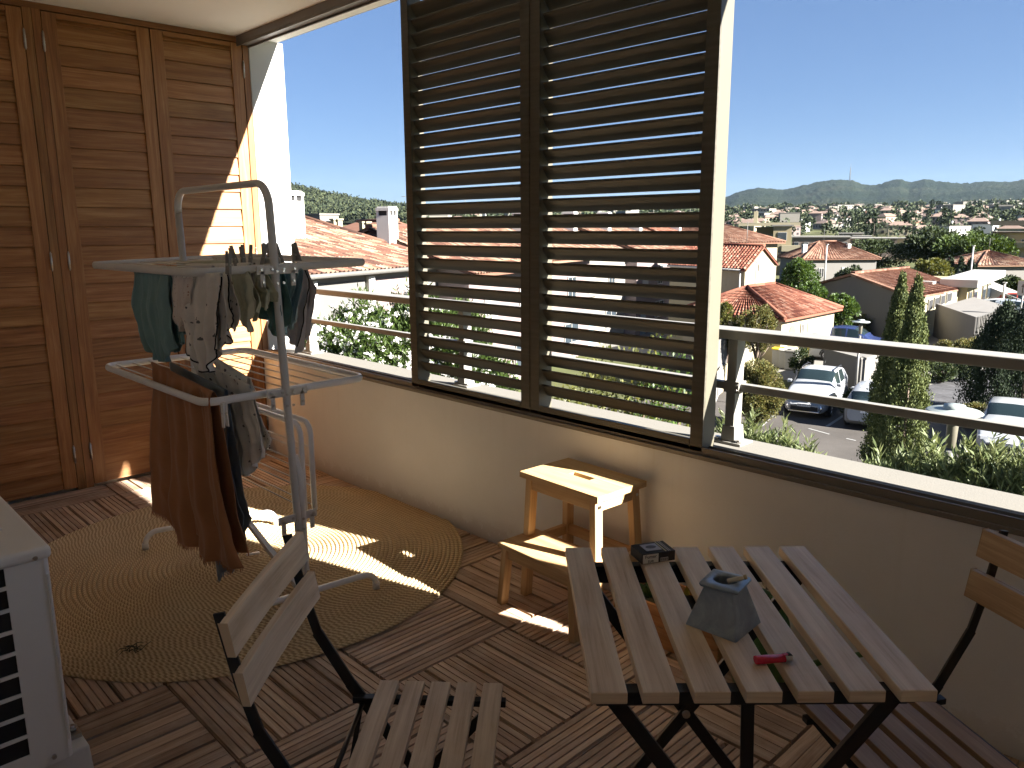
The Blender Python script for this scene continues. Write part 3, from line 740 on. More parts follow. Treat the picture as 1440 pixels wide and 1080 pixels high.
# ================================================================ THINGS ON THE TABLE
zt=.7005
ASH=thing('ashtray','square zinc lantern shaped ashtray with a cigarette end standing on the table','ashtray',(3.951,-1.085,zt),0)
cA=[hit(960,877,2,.7),hit(1034,905,2,.7),hit(1074,876,2,.7)]
a0=math.atan2(cA[1].y-cA[0].y,cA[1].x-cA[0].x)
cc=(cA[0]+cA[2])/2; ASH.location=(cc.x,cc.y,zt); ASH.rotation_euler=(0,0,a0)
hw=.049; tw=.0255; H=.082
m=MB(); b=0
rings=[]
def rsq(w,z,n=4,r=.15):
    P=[]
    for cx,cy,a in ((1,1,0),(-1,1,PI/2),(-1,-1,PI),(1,-1,1.5*PI)):
        rr=w*r
        for k in range(n+1):
            t=a+PI/2*k/n; P.append(Vector((cx*(w-rr)+rr*math.cos(t),cy*(w-rr)+rr*math.sin(t),z)))
    return P
def circ(r,z,n=20):
    return [Vector((r*math.cos(PI/4*0+2*PI*(k+.5)/n),r*math.sin(2*PI*(k+.5)/n),z)) for k in range(n)]
R1=[rsq(hw,0,r=.06),rsq(hw*.985,.003,r=.06),rsq((hw*.55+tw*.45),H*.45,r=.07),rsq(tw*1.02,H-.004,r=.1),rsq(tw*1.0,H,r=.1)]
P=[list(x) for x in zip(*R1)]
m.grid(P,0,False,None,True); m.face(list(range(0,5*20,5))[::-1]); obj('body',m,'zinc',ASH)
m=MB(); R2=[circ(.0215,H*.35),circ(.0215,H-.002),circ(.0225,H+.0025),rsq(.0345,H+.0035,r=.12),rsq(.0355,H+.001,r=.12),rsq(.0345,H-.0015,r=.12),rsq(.026,H-.002,r=.12)]
for rr in R2[3:]:
    for q in rr:
        e=max(abs(q.x),abs(q.y)); q.z+=.004*(math.sin(q.x*90+.6)*.5+math.cos(q.y*80)*.5)
        q.rotate(Matrix.Rotation(.12,3,'Z'))
P=[list(x) for x in zip(*R2)]; m.grid(P,0,True,None,True); obj('rim',m,'zinc',ASH,solid=.0012)
m=MB(); m.lathe([(0,H*.5),(.021,H*.5)],n=16); obj('ash',m,'ash',ASH)
CIG=thing('cigarette_end','crumpled cream cigarette end resting on the rim of the zinc ashtray','cigarette end',(cc.x,cc.y,zt),a0)
m=MB(); m.tube([(.006,-.004,H+.002),(.030,.010,H+.012)],.0042,10); obj('paper',m,plain('cig_paper',(.55,.52,.42),.8),CIG)
m=MB(); m.tube([(.030,.010,H+.012),(.034,.012,H+.014)],.0043,10); obj('filter',m,plain('cig_filter',(.50,.36,.18),.8),CIG)
# cigarette pack
c1,c2,c3=hit(885,778,2,.7),hit(903,797,2,.7),hit(951,790,2,.7)
ux=(c3-c2).normalized(); ang=math.atan2(ux.y,ux.x)
CP=thing('cigarette_pack','black cigarette packet with white health warning lying on the table','packet',((c1.x+c3.x)/2,(c1.y+c3.y)/2,zt),ang)
pw,pd,ph=.078,.056,.0225
m=MB(); m.box((0,0,ph/2),(pw,pd,ph)); obj('box',m,paint('pack_black',(.018,.018,.02),.3,.1,40),CP,bevel=.0012)
m=MB(); m.box((0,0,0),(.036,.034,.0006)); w1=obj('warning_panel',m,plain('pack_picture',(.42,.42,.48),.35),CP); w1.location=(-.004,.002,ph+.0003)
m=MB(); m.lathe([(0,0),(.011,0)],n=20); m.v=[(x*1.1,y*.75,z) for x,y,z in m.v]; e=obj('picture',m,plain('pack_picture_dark',(.10,.10,.13),.5),w1); e.location=(0,.0,.0007)
m=MB(); m.box((0,0,0),(.036,.0005,.0195)); w2=obj('warning_panel',m,plain('pack_white',(.62,.62,.60),.4),CP); w2.location=(-.019,-pd/2-.0003,ph/2)
Mr=Matrix.Translation((-.0008*0-.0165,-.0008,.0008))@Matrix.Rotation(PI/2,4,'X')
text_mesh('lettering','Fumer',.0105,'black',w2,Matrix.Translation((0,-.0005,.0012))@Matrix.Rotation(PI/2,4,'X'),align='CENTER')
text_mesh('lettering','tue',.0105,'black',w2,Matrix.Translation((0,-.0005,-.0082))@Matrix.Rotation(PI/2,4,'X'),align='CENTER')
m=MB(); m.box((0,0,0),(.018,.0005,.008)); s_=obj('tax_label',m,plain('pack_label',(.55,.55,.54),.4),CP); s_.location=(.013,-pd/2-.0003,.006)
m=MB()
for k in range(7): m.box((-.0075+k*.0024,-.0004,0),(.0009 if k%2 else .0015,.0004,.006))
obj('bars',m,'black',s_)
for k,(xx,cn) in enumerate(((.018,(.60,.58,.40)),(.0245,(.5,.5,.5)),(.0285,(.5,.5,.5)))):
    m=MB(); m.box((0,0,0),(.0024-.0006*k,pd-.004,.0005)); o=obj('stripe',m,plain('pack_stripe',cn,.35),CP); o.location=(xx,0,ph+.0003)
# lighter
l1,l2=hit(1062,928,2,.708),hit(1113,924,2,.708); la=math.atan2(l2.y-l1.y,l2.x-l1.x)
LG=thing('lighter','translucent pink plastic lighter lying across two table slats','lighter',(l1.x,l1.y,zt+.0072),la)
LL=(l2-l1).length
m=MB(); P=[]
m.tube([(0,0,0),(.002,0,0),(LL*.80,0,0)],[.0078,.0084,.0084],14,fl=.8); obj('body',m,'lighter',LG)
m=MB(); m.tube([(LL*.80,0,0),(LL*.97,0,0),(LL,0,0)],[.0080,.0078,.006],14,fl=.8); obj('hood',m,'steel',LG)
m=MB(); m.tube([(LL*.93,-.004,.004),(LL*.93,.004,.004)],.0042,12); obj('spark_wheel',m,'black',LG)
m=MB(); m.box((LL*.85,0,.006),(.010,.006,.002)); obj('button',m,plain('red_button',(.5,.02,.03),.3),LG)
# ================================================================ UNDER THE TABLE
cr=thing('planter_crate','low wooden planter crate with succulents glimpsed between the table slats','planter',(3.225,-.125,0),0)
for s_ in (-1,1):
    for k in range(2):
        m=MB(); m.box((0,s_*.094,.040+k*.074),(.42,.012,.070)); obj('side_board',m,'crate',cr,bevel=.0015)
        m=MB(); m.box((s_*.204,0,.040+k*.074),(.012,.176,.070)); obj('end_board',m,'crate',cr,bevel=.0015)
m=MB(); m.box((0,0,.105),(.396,.176,.02)); obj('soil',m,'weed',cr)
def leafy(name,mat,base,n,L,w,parent,spread=.6,seed=1,up=.7):
    rd=random.Random(seed); m=MB()
    for k in range(n):
        a=rd.uniform(0,2*PI); t=rd.uniform(.1,spread)
        d=Vector((math.cos(a)*t,math.sin(a)*t,up)).normalized(); l=L*rd.uniform(.6,1.1); sd=d.cross(Z).normalized(); prev=None
        for i in range(6):
            u=i/5; p=Vector(base)+d*l*u+Vector((0,0,-.35*l*u*u*t))+Vector((rd.uniform(-.0,.0),0,0)); ww=w*math.sin(PI*(.12+.86*u))
            row=(p-sd*ww,p+sd*ww)
            if prev: m.quad(prev[0],prev[1],row[1],row[0])
            prev=row
    return obj(name,m,mat,parent)
def leafmat(name,c1,c2,rough=.5,trans=.25):
    n=N(name); v=n.island(); c=n.ramp(v,[(.0,c1),(1,c2)]); c=n.hsv(c,.5,1,mrange(n,n.math('FRACT',n.math('MULTIPLY',v,9.7)),.7,1.25))
    m=n.out(c,rough,0,.3)
    tr=n.n('ShaderNodeBsdfTranslucent'); n.l(n.hsv(c,.48,1.1,1.5),tr.inputs[0]); mx=n.n('ShaderNodeMixShader'); mx.inputs[0].default_value=trans
    n.l(n.b.outputs[0],mx.inputs[1]); n.l(tr.outputs[0],mx.inputs[2]); n.l(mx.outputs[0],n.t.nodes['Material Output'].inputs[0]); return m
MAT['succ']=leafmat('succulent_leaf',(.05,.12,.05),(.12,.20,.06)); MAT['yel']=leafmat('yellow_leaf',(.20,.19,.04),(.30,.22,.05))
leafy('succulent','succ',(-.12,0,.11),22,.09,.010,cr,1.2,3,.8); leafy('succulent','yel',(.0,.03,.11),20,.09,.010,cr,1.2,5,.6); leafy('succulent','succ',(.13,-.02,.11),22,.09,.010,cr,1.4,6,.7)
MAT['green']=paint('green_plastic',(.045,.115,.022),.35,.08,12)
wc=thing('watering_can','green plastic watering can with thin spout standing by the parapet under the table','watering can',(3.545,-.165,0),0)
m=MB(); m.lathe([(.0,.004),(.080,.004),(.084,.02),(.078,.16),(.066,.185),(.05,.19),(.048,.185),(.064,.175),(.072,.03),(0,.02)],n=32); obj('body',m,'green',wc)
m=MB(); m.tube([Vector((.0+.085*math.cos(a),0,.175+.125*math.sin(a))) for a in [PI-(PI)*k/14 for k in range(15)]],.0105,10,fl=1.2); obj('handle',m,'green',wc)
m=MB(); m.tube([(.07,0,.05),(.13,.0,.10),(.20,0,.155),(.33,0,.235)],[.016,.011,.009,.008],12); m.tube([(.325,0,.232),(.345,0,.245)],[.010,.020],14); obj('spout',m,'green',wc)
# ================================================================ AIR CONDITIONER
AC=thing('air_conditioner','white outdoor air conditioning unit with dark side grille openings at the left edge','air conditioner',(2.18,-2.01,0))
ax0,ax1,ay0,ay1,z0,z1=-.42,.42,-.165,.165,.115,.672
m=MB(); m.box((0,0,(z0+z1-.03)/2),(.828,.318,z1-z0-.04)); obj('inner_casing',m,'acdark',AC)
# side face (+x) panel with openings: frame grid
m=MB(); xs=.416; t=.006
cols=[(-.150,-.083),(-.067,.0),(.014,.078)]; rows=9; zz0=z0+.045; zh=.046; zp=.0545
ys=[-.165]+[v for c in cols for v in c]+[.165]
ys=[-.165,-.150,-.083,-.072,-.005,.006,.073,.165]
for a,b in ((-.165,-.150),(-.083,-.072),(-.005,.006),(.073,.1515)):
    m.box((xs,(a+b)/2,(z0+z1-.03)/2),(t,b-a,z1-z0-.03),axis=2)
for a,b in ((-.150,-.083),(-.072,-.005),(.006,.073)):
    zprev=z0
    for k in range(rows):
        za=zz0+k*zp; m.box((xs,(a+b)/2,(zprev+za)/2),(t,b-a,za-zprev)); zprev=za+zh
    m.box((xs,(a+b)/2,(zprev+z1-.03)/2),(t,b-a,z1-.03-zprev))
obj('side_grille',m,'ac',AC)
m=MB()
# front wrap-around corner panel
P=[]
for k in range(9):
    a=PI/2*k/8; P.append((ax1-.018+.018*math.cos(a)+.001,ay1-.014+.014*math.sin(a)))
prof=[(ax1+.001,.152)]+P+[(-.30,ay1),( -.42,ay1),(-.42,ay1-.01),(-.30,ay1-.01),(ax1-.02,ay1-.012),(ax1-.012,.152)]
m.prism(prof,(0,0,z0),(1,0,0),(0,1,0),(0,0,1),z1-z0-.03); m.box((ax1+.0025,.1615-.004,(z0+z1)/2-.01),(.004,.004,z1-z0-.12)); obj('front_panel',m,'ac',AC)
m=MB(); m.box((-.416,0,(z0+z1-.03)/2),(.006,.32,z1-z0-.03)); m.box((0,-.162,(z0+z1-.03)/2),(.83,.004,z1-z0-.03)); obj('back_panel',m,'ac',AC)
m=MB(); m.box((0,0,z1-.016),(.856,.342,.032)); lid=obj('lid',m,'ac',AC,bevel=.012,seg=4)
m=MB(); m.box((-.06,0,z1+.002),(.60,.22,.006)); obj('raised_panel',m,'ac',lid,bevel=.004)
for y,z in ((.135,z1-.022),(.12,z0+.02)):
    m=MB(); m.tube([(ax1+.004,y,z),(ax1+.010,y,z)],.0055,10); obj('screw',m,'steel',AC)
m=MB(); m.lathe([(0,0),(.19,0),(.19,.012),(0,.03)],o=(-.08,ay1-.004,.40),n=40,ax=1); obj('fan_grille',m,'acdark',AC)
m=MB(); m.box((0,0,z0-.008),(.80,.30,.014)); obj('base_pan',m,'ac',AC)
for x in (.28,-.28):
    m=MB(); m.box((x,0,.052),(.20,.43,.088),taper=(.93,.98)); b=obj('foot_block',m,'plasticw',AC,bevel=.006)
    m=MB(); m.box((x+.02,.192,.102),(.05,.03,.012)); m.tube([(x+.02,.192,.10),(x+.02,.192,.124)],.006,8); m.tube([(x+.02,.192,.110),(x+.02,.192,.116)],.011,6); obj('bolt',m,'steel',b)
# ================================================================ MATERIALS OUTSIDE
MAT['leaf_ol']=leafmat('oleander_leaf',(0.0682,0.0961,0.0341),(0.1798,0.2046,0.0961)); MAT['leaf_ol2']=leafmat('dark_oleander_leaf',(0.02046,0.04092,0.00806),(0.06076,0.09362,0.02046))
MAT['leaf_cy']=leafmat('cypress_leaf',(.042,.062,.020),(.135,.155,.052),.8,.1); MAT['leaf_cyd']=leafmat('dark_cypress_leaf',(0.00992,0.02046,0.0093),(0.02542,0.04092,0.0155),.8,.05)
MAT['leaf_br']=leafmat('bright_leaf',(0.02418,0.0527,0.00992),(0.06076,0.1017,0.02046)); MAT['leaf_dk']=leafmat('dark_leaf',(0.0155,0.0279,0.0093),(0.0434,0.06076,0.01798),.7,.12)
MAT['leaf_pi']=leafmat('pine_leaf',(0.02046,0.04092,0.00806),(0.05704,0.08928,0.01426),.7,.15); MAT['leaf_yl']=leafmat('yellow_green_leaf',(0.0496,0.06076,0.01302),(0.1066,0.1066,0.0248))
MAT['leaf_rd']=leafmat('photinia_leaf',(0.0527,0.0682,0.0186),(0.1488,0.1271,0.0434)); MAT['leaf_far']=leafmat('far_leaf',(0.02294,0.03534,0.01798),(0.0558,0.0713,0.03038),.8,.05)
MAT['petal']=leafmat('white_petal',(.75,.73,.70),(.85,.83,.82),.6,.3); MAT['bark']=wood('bark',(.05,.035,.025),(.10,.075,.055),(.17,.13,.10),.9,1,.1,None,.8)
n=N('asphalt'); o=n.coord('Object'); a=n.noise(o,.35,6,.7); b=n.noise(o,60,2,.8); f=n.math('ADD',n.math('MULTIPLY',a,.7),n.math('MULTIPLY',b,.3))
c=n.ramp(f,[(.35,(0.0435,0.03944,0.03596)),(.65,(0.0725,0.06612,0.06032))]); n.bump(b,.4,.01); MAT['asphalt']=n.out(c,.9,0,.2)
n=N('worn_asphalt'); o=n.coord('Object'); a=n.noise(n.mapn(o,(1,2.5,1)),.8,6,.75,1.5); MAT['asphalt2']=n.out(n.ramp(a,[(.35,(0.031,0.031,0.03286)),(.5,(0.0558,0.0558,0.05952)),(.68,(0.0992,0.0992,0.1054))]),.9,0,.2)
n=N('ground'); o=n.coord('Object'); a=n.noise(o,.05,8,.7); b=n.noise(o,.9,5,.7)
MAT['ground']=n.out(n.mix(b,n.ramp(a,[(.35,(0.0248,0.031,0.0124)),(.5,(0.0465,0.04464,0.02604)),(.65,(0.0744,0.0682,0.0465))]),(.09,.10,.04)),.95,0,.1)
n=N('hill'); o=n.coord('Object'); a=n.noise(o,.004,8,.72); b=n.noise(o,.09,6,.85); e=n.noise(o,.0016,3,.5)
f=n.math('ADD',n.math('MULTIPLY',a,.40),n.math('ADD',n.math('MULTIPLY',b,.42),n.math('MULTIPLY',e,.18)))
c=n.ramp(f,[(.38,(0.00357,0.00714,0.0051)),(.46,(0.00918,0.0153,0.00867)),(.54,(0.0204,0.02652,0.01377)),(.64,(0.0612,0.05355,0.0408))]); n.bump(b,1.0,7); MAT['hill']=n.out(c,.95,0,.05)
def tilemat(name,stops,mossy=None):
    n=N(name); uv=n.coord('UV'); fl=n.n('ShaderNodeVectorMath',operation='FLOOR'); n.l(uv,fl.inputs[0])
    wn=n.n('ShaderNodeTexWhiteNoise',noise_dimensions='3D'); n.l(fl.outputs[0],wn.inputs['Vector'])
    o=n.coord('Object'); z=n.noise(o,1.3,5,.7)
    c=n.ramp(n.math('ADD',n.math('MULTIPLY',wn.outputs['Value'],.72),n.math('MULTIPLY',z,.28)),stops)
    n.bump(n.noise(o,40,2,.6),.3,.01); return n.out(c,.85,0,.15)
MAT['tile_old']=tilemat('old_canal_tiles',[(.12,(0.0504,0.0288,0.02304)),(.35,(0.1152,0.05616,0.0396)),(.55,(0.1656,0.09,0.05976)),(.72,(0.2016,0.1404,0.0972)),(.92,(0.2592,0.2124,0.162))])
MAT['tile_red']=tilemat('red_roof_tiles',[(.15,(0.0792,0.02736,0.01872)),(.4,(0.1368,0.0504,0.0324)),(.65,(0.18,0.07776,0.0504)),(.9,(0.2304,0.144,0.1044))])
MAT['tile_or']=tilemat('orange_roof_tiles',[(.15,(0.0792,0.0396,0.02736)),(.4,(0.1296,0.0648,0.0432)),(.65,(0.162,0.09,0.0612)),(.9,(0.2016,0.1368,0.1008))])
MAT['tile_wh']=tilemat('warehouse_tiles',[(.15,(0.1872,0.0936,0.0576)),(.4,(0.2592,0.1368,0.0864)),(.65,(0.3096,0.18,0.1224)),(.9,(0.36,0.2448,0.18))])
MAT['darkgap']=plain('dark_opening',(.012,.012,.013),.8); MAT['shut_w']=paint('white_shutter',(0.294,0.287,0.2695),.6,.05,4); MAT['gutter']=paint('zinc_gutter',(0.117,0.1137,0.104),.5,.2,3)
MAT['concrete']=paint('concrete_top',(0.14,0.133,0.119),.9,.15,1.2); MAT['line']=paint('road_paint',(0.182,0.182,0.1755),.8,.2,3); MAT['flatroof']=paint('gravel_roof',(0.12,0.114,0.105),.95,.2,1.5)
MAT['yellow']=paint('yellow_plastic',(.60,.45,.03),.5,.1,5); MAT['carwhite']=paint('white_car_paint',(0.266,0.28,0.294),.22,.02,2); MAT['carblue']=paint('dark_blue_car_paint',(.016,.025,.075),.25,.05,2)
MAT['carsilver']=paint('pale_blue_car_paint',(0.228,0.258,0.3),.2,.03,2); MAT['carred']=paint('red_car_paint',(.35,.05,.03),.3,.05,2); MAT['tyre']=plain('tyre',(.014,.014,.015),.8); MAT['chrome']=plain('chrome',(.6,.6,.62),.15,1)
MAT['lampred']=plain('tail_lamp',(.35,.02,.02),.2); MAT['headl']=plain('headlamp_glass',(.35,.37,.40),.1,.3); MAT['plate']=plain('plate_white',(.62,.62,.62),.5); MAT['lampdisc']=paint('lamp_disc',(0.252,0.282,0.27),.4,.06,4)
MAT['bluedoor']=paint('blue_grey_door',(.16,.24,.29),.6,.08,3); MAT['wiregrey']=paint('grey_wire_mesh',(0.14,0.154,0.14),.5,.1,3); MAT['black_line']=MAT['black']
MAT['leaf_hill']=leafmat('hill_pine_leaf',(0.00992,0.0186,0.00868),(0.0403,0.04836,0.01984),.9,.03)
def leaf_arrays(C,D_,L,Wd,fold=0):
    """C (n,3) base points, D_ (n,3) directions, L,Wd (n,) -> diamond quads"""
    n=len(C); D_=D_/np.linalg.norm(D_,axis=1,keepdims=True)
    R=RNG.normal(size=(n,3)); S=np.cross(D_,R); S/=np.linalg.norm(S,axis=1,keepdims=True)+1e-9
    L=L[:,None]; Wd=Wd[:,None]
    V=np.stack([C,C+D_*L*.45+S*Wd*.5,C+D_*L,C+D_*L*.45-S*Wd*.5],1).reshape(-1,3)
    F=np.arange(4*n).reshape(n,4); return V,F
# ================================================================ TERRAIN
def tz(r): return -6.0 if r<230 else -6+.033*(r-230)
def ring_sheet(name,mat,rs,a0,a1,na,zf,kind='structure'):
    P=[]
    for i in range(na+1):
        a=a0+(a1-a0)*i/na; P.append([(CAM[0]+r*math.cos(a),CAM[1]+r*math.sin(a),zf(r,a)) for r in rs])
    m=MB(); m.grid(P,0,True,None,False); o=obj(name,m,mat); o['kind']=kind; return o
ring_sheet('ground','ground',[.5,20,60,120,200,230,300,420,600,900,1300,2500,6000,14000],0,2*PI,96,lambda r,a:tz(r) if r<1300 else tz(1300)-2)
def az(px): 
    d=far(px,300,1000)-Vector(CAM.tolist()); return math.atan2(d.y,d.x)
def zfor(px,py,D): return far(px,py,D).z
def prof(pts,D):
    A=[(az(p),(zfor(p,q,D))) for p,q in pts]; A.sort()
    def f(a):
        if a<=A[0][0]: return A[0][1]
        if a>=A[-1][0]: return A[-1][1]
        for (x0,y0),(x1,y1) in zip(A,A[1:]):
            if x0<=a<=x1: t=(a-x0)/(x1-x0); t=t*t*(3-2*t)*.5+t*.5; return y0*(1-t)+y1*t
    return f
from mathutils import noise as mn
def hillrange(name,pts,D,r0,r1,pa,pb,na,nr,rough,mat='hill',z0=None):
    f=prof(pts,D); a0,a1=az(pb),az(pa); P=[]
    zb=tz(min(r0,1300))-2 if z0 is None else z0
    for i in range(na+1):
        a=a0+(a1-a0)*i/na; row=[]; top=f(a)
        for j in range(nr+1):
            t=j/nr; r=r0+(r1-r0)*t; k=(r-r0)/(D-r0)
            if k<1: h=zb+(top-zb)*(k**1.25)*(1+.0*k)
            else: h=top-(top-zb)*((k-1)**1.3)*.6
            x=CAM[0]+r*math.cos(a); y=CAM[1]+r*math.sin(a)
            w=math.sin(PI*min(1,k))**.6 if k<1 else .3
            nz=mn.fractal(Vector((x/(D*.16),y/(D*.16),3.1)),1,2.1,6)
            rid=abs(mn.noise(Vector((x/(D*.11)+9,y/(D*.11),1))))
            h+=rough*(top-zb)*(nz*.35-rid*.45)*w
            h+=(mn.noise(Vector((x/14,y/14,0)))+.6*mn.noise(Vector((x/6,y/6,5))))*(2.2 if D<1500 else 5.)*(1 if k>.03 else 0)
            row.append((x,y,h))
        P.append(row)
    m=MB(); m.grid(P,0,True); o=obj(name,m,mat); o['kind']='structure'; return o
hillrange('near_hill',[(200,230),(330,243),(398,262),(425,268),(450,273),(480,280),(500,285),(520,287),(560,291),(600,296),(680,300),(760,305),(900,320)],1000,520,1300,150,900,420,80,.035,z0=5)
hillrange('front_hills',[(700,304),(820,299),(950,297),(1016,293),(1060,289),(1100,290),(1180,284),(1240,286),(1290,291),(1360,293),(1440,290),(1600,296),(1900,302)],2200,1150,2900,640,1900,420,60,.30)
hillrange('mountain',[(640,302),(760,297),(900,290),(980,284),(1016,277),(1040,268),(1065,263),(1082,265),(1100,266.5),(1130,260),(1155,254),(1172,251.5),(1195,253),(1212,259),(1228,259),(1250,253),(1262,251),(1275,256),(1296,251.5),(1318,255),(1350,258),(1385,255),(1415,256),(1440,252),(1600,258),(1900,285)],3700,1900,4600,640,1900,520,70,.32)
p=far(1195,253,3650); mb=MB()
for s in (-1,1):
    for q in (-1,1): mb.tube([(p.x+s*2.2,p.y+q*2.2,p.z-12),(p.x+s*.5,p.y+q*.5,p.z+50)],.55,5)
for k in range(9): mb.box((p.x,p.y,p.z+6*k-3),(4.2-.4*k,4.2-.4*k,.5))
mb.tube([(p.x,p.y,p.z+50),(p.x,p.y,p.z+66)],.5,5); tag(obj('radio_mast',mb,'gutter'),'tall thin lattice radio mast on the mountain summit','mast')
def canopy(name,src,n,a_lo,a_hi,rmin,rmax,leaf,size,k,mat,label):
    me=bpy.data.objects[src].data; co_=np.empty(len(me.vertices)*3,dtype=np.float32); me.vertices.foreach_get('co',co_); co_=co_.reshape(-1,3)
    d=co_[:,:2]-CAM[:2]; r=np.hypot(d[:,0],d[:,1]); a=np.arctan2(d[:,1],d[:,0]); ok=(a>a_lo)&(a<a_hi)&(r>rmin)&(r<rmax); c=co_[ok]
    c=c[RNG.integers(0,len(c),n)]+RNG.normal(size=(n,3))*np.array([6,6,.3]); ii=np.repeat(np.arange(n),k); P=c[ii]+RNG.normal(size=(len(ii),3))*np.array([size,size,size*.6])+np.array([0,0,size*.8])
    V,F=leaf_arrays(P,RNG.normal(size=(len(ii),3))+np.array([0,0,.7]),leaf*RNG.uniform(.6,1.3,len(ii)),leaf*.8*RNG.uniform(.6,1.3,len(ii))); o=np_mesh(name,V,F,mat); tag(o,label,'woods',kind='stuff')
canopy('hill_pinewood','near_hill',5200,az(640),az(390),560,1040,2.6,2.1,16,'leaf_hill','open pine wood covering the left hillside')
# car park and lanes
def sheet(name,mat,pts,z):
    m=MB(); b=len(m.v); m.v+=[(p[0],p[1],z) for p in pts]; m.face(list(range(len(pts)))); o=obj(name,m,mat); o['kind']='structure'; return o
sheet('car_park','asphalt',[(-16,8),(16,8),(16,30.5),(-1.5,31.5),(-13,31.2),(-16,30)],-5.992)
sheet('driveway','asphalt2',[G(1285,590),G(1480,590),G(1470,520),G(1400,512),G(1345,513),G(1305,525)],-5.986)
sheet('lane','concrete',[(-40,33),(-8,33.5),(-7.0,44),(-6,62),(-40,62)],-5.984)
sheet('street','asphalt',[(-19,75),(40,62),(42,72),(-18,88)],-5.984)
m=MB()
for a,b,w in ((G(1163,600),G(1186,585),.12),(G(1137,603),G(1166,611),.10),(G(1070,600),G(1092,580),.12),(G(1190,617),G(1203,620),.10)):
    m.bar((a.x,a.y,-5.986),(b.x,b.y,-5.986),w,.004)
o=struct('parking_lines',m,'line')
# ================================================================ VEGETATION
def merge(parts):
    Vs,Fs=[],[];o=0
    for V,F in parts: Vs.append(V);Fs.append(F+o);o+=len(V)
    return np.concatenate(Vs),np.concatenate(Fs)
def crown_pts(n,rx,ry,rz,kind,nc):
    """clumped points in a crown centred on 0"""
    g=RNG.normal(size=(nc,3)); g/=np.linalg.norm(g,axis=1,keepdims=True); rad=RNG.uniform(.45,1,size=(nc,1))**.6
    if kind=='umbrella': g[:,2]=np.abs(g[:,2])*1.0-.15
    cc=g*rad; cs=RNG.uniform(.16,.34,size=nc)
    idx=RNG.integers(0,nc,n); d=RNG.normal(size=(n,3)); d/=np.linalg.norm(d,axis=1,keepdims=True)
    rr=RNG.uniform(.35,1,size=(n,1))**.5
    p=cc[idx]+d*rr*cs[idx][:,None]
    if kind=='umbrella': p[:,2]*=1.0
    out=p*np.array([rx,ry,rz]); nrm=d*.8+p*.5+np.array([0,0,.35]); return out,nrm
def tree(name,label,cat,base,h,w,mat,kind='round',n=3000,leaf=.12,lw=.55,trunk=.3,group=None,nc=40,flowers=0,seed=0,parts=True):
    base=Vector(base); t=thing(name,label,cat,base,random.uniform(0,6),group)
    if kind=='cypress':
        z=RNG.uniform(0.02,1,n)**.85; prof_=np.where(z<.12,.55+.45*z/.12,np.where(z<.55,1.0,np.maximum(.02,1-(z-.55)/.45)**.75)); a=RNG.uniform(0,2*PI,n)
        lob=1+.14*np.sin(a*5+z*9)+.10*np.sin(a*9-z*31)+.08*np.sin(a*3+z*60); r=prof_*w/2*lob*RNG.uniform(.80,1.06,n)
        nclump=int(n/26); ci=RNG.integers(0,n,nclump); idx=RNG.integers(0,nclump,n)
        P=np.stack([r*np.cos(a),r*np.sin(a),z*h],1); P=P[ci][idx]*np.array([1,1,1])+RNG.normal(size=(n,3))*np.array([.035,.035,.10])*w*.9
        P[:,:2]+=P[:,:2]*RNG.normal(size=(n,1))*.05
        Dn=np.stack([np.cos(a)*.15,np.sin(a)*.15,np.full(n,.5)],1)+P*np.array([.35/w,.35/w,0])+np.array([0,0,.5])+RNG.normal(size=(n,3))*.25
        V,F=leaf_arrays(P,Dn,leaf*RNG.uniform(.7,1.3,n),leaf*lw*RNG.uniform(.7,1.2,n)); np_mesh('crown',V,F,mat,t)
    else:
        ch=h*(1-trunk) if kind!='umbrella' else h*.5
        zc=h-ch/2
        if kind=='bush': zc=h/2; ch=h
        P,Dn=crown_pts(n,w/2*.8,w/2*.8,ch/2*.8,kind,nc); P[:,2]+=zc
        if kind=='bush': P[:,2]=np.maximum(P[:,2],.02)
        Dn+=RNG.normal(size=(n,3))*.5
        V,F=leaf_arrays(P,Dn,leaf*RNG.uniform(.7,1.3,n),leaf*lw*RNG.uniform(.7,1.2,n)); c=np_mesh('crown',V,F,mat,t)
    if not parts: return t
    m=MB(); tr=max(.05,h*.022)
    if kind=='cypress': m.tube([(0,0,0),(0,0,h*.5),(0,0,h*.85)],[tr*.7,tr*.35,tr*.1],7)
    else:
        zt_=h*.75; m.tube([(0,0,-.1),(.03*h*.3,0,h*trunk*.6),(0,.02*h*.4,h*trunk*1.1),(0,0,zt_)],[tr*1.3,tr,tr*.85,tr*.25],8)
        for k in range(7):
            a=k*2.4; q=Vector((math.cos(a)*w*.32,math.sin(a)*w*.32,h*random.uniform(.55,.82))); s0=Vector((0,0,h*(trunk*.7+.06*k*.5)))
            m.tube([s0,s0.lerp(q,.5)+Vector((0,0,-.03*h)),q],[tr*.5,tr*.35,tr*.12],6)
    obj('trunk',m,'bark',t); return t
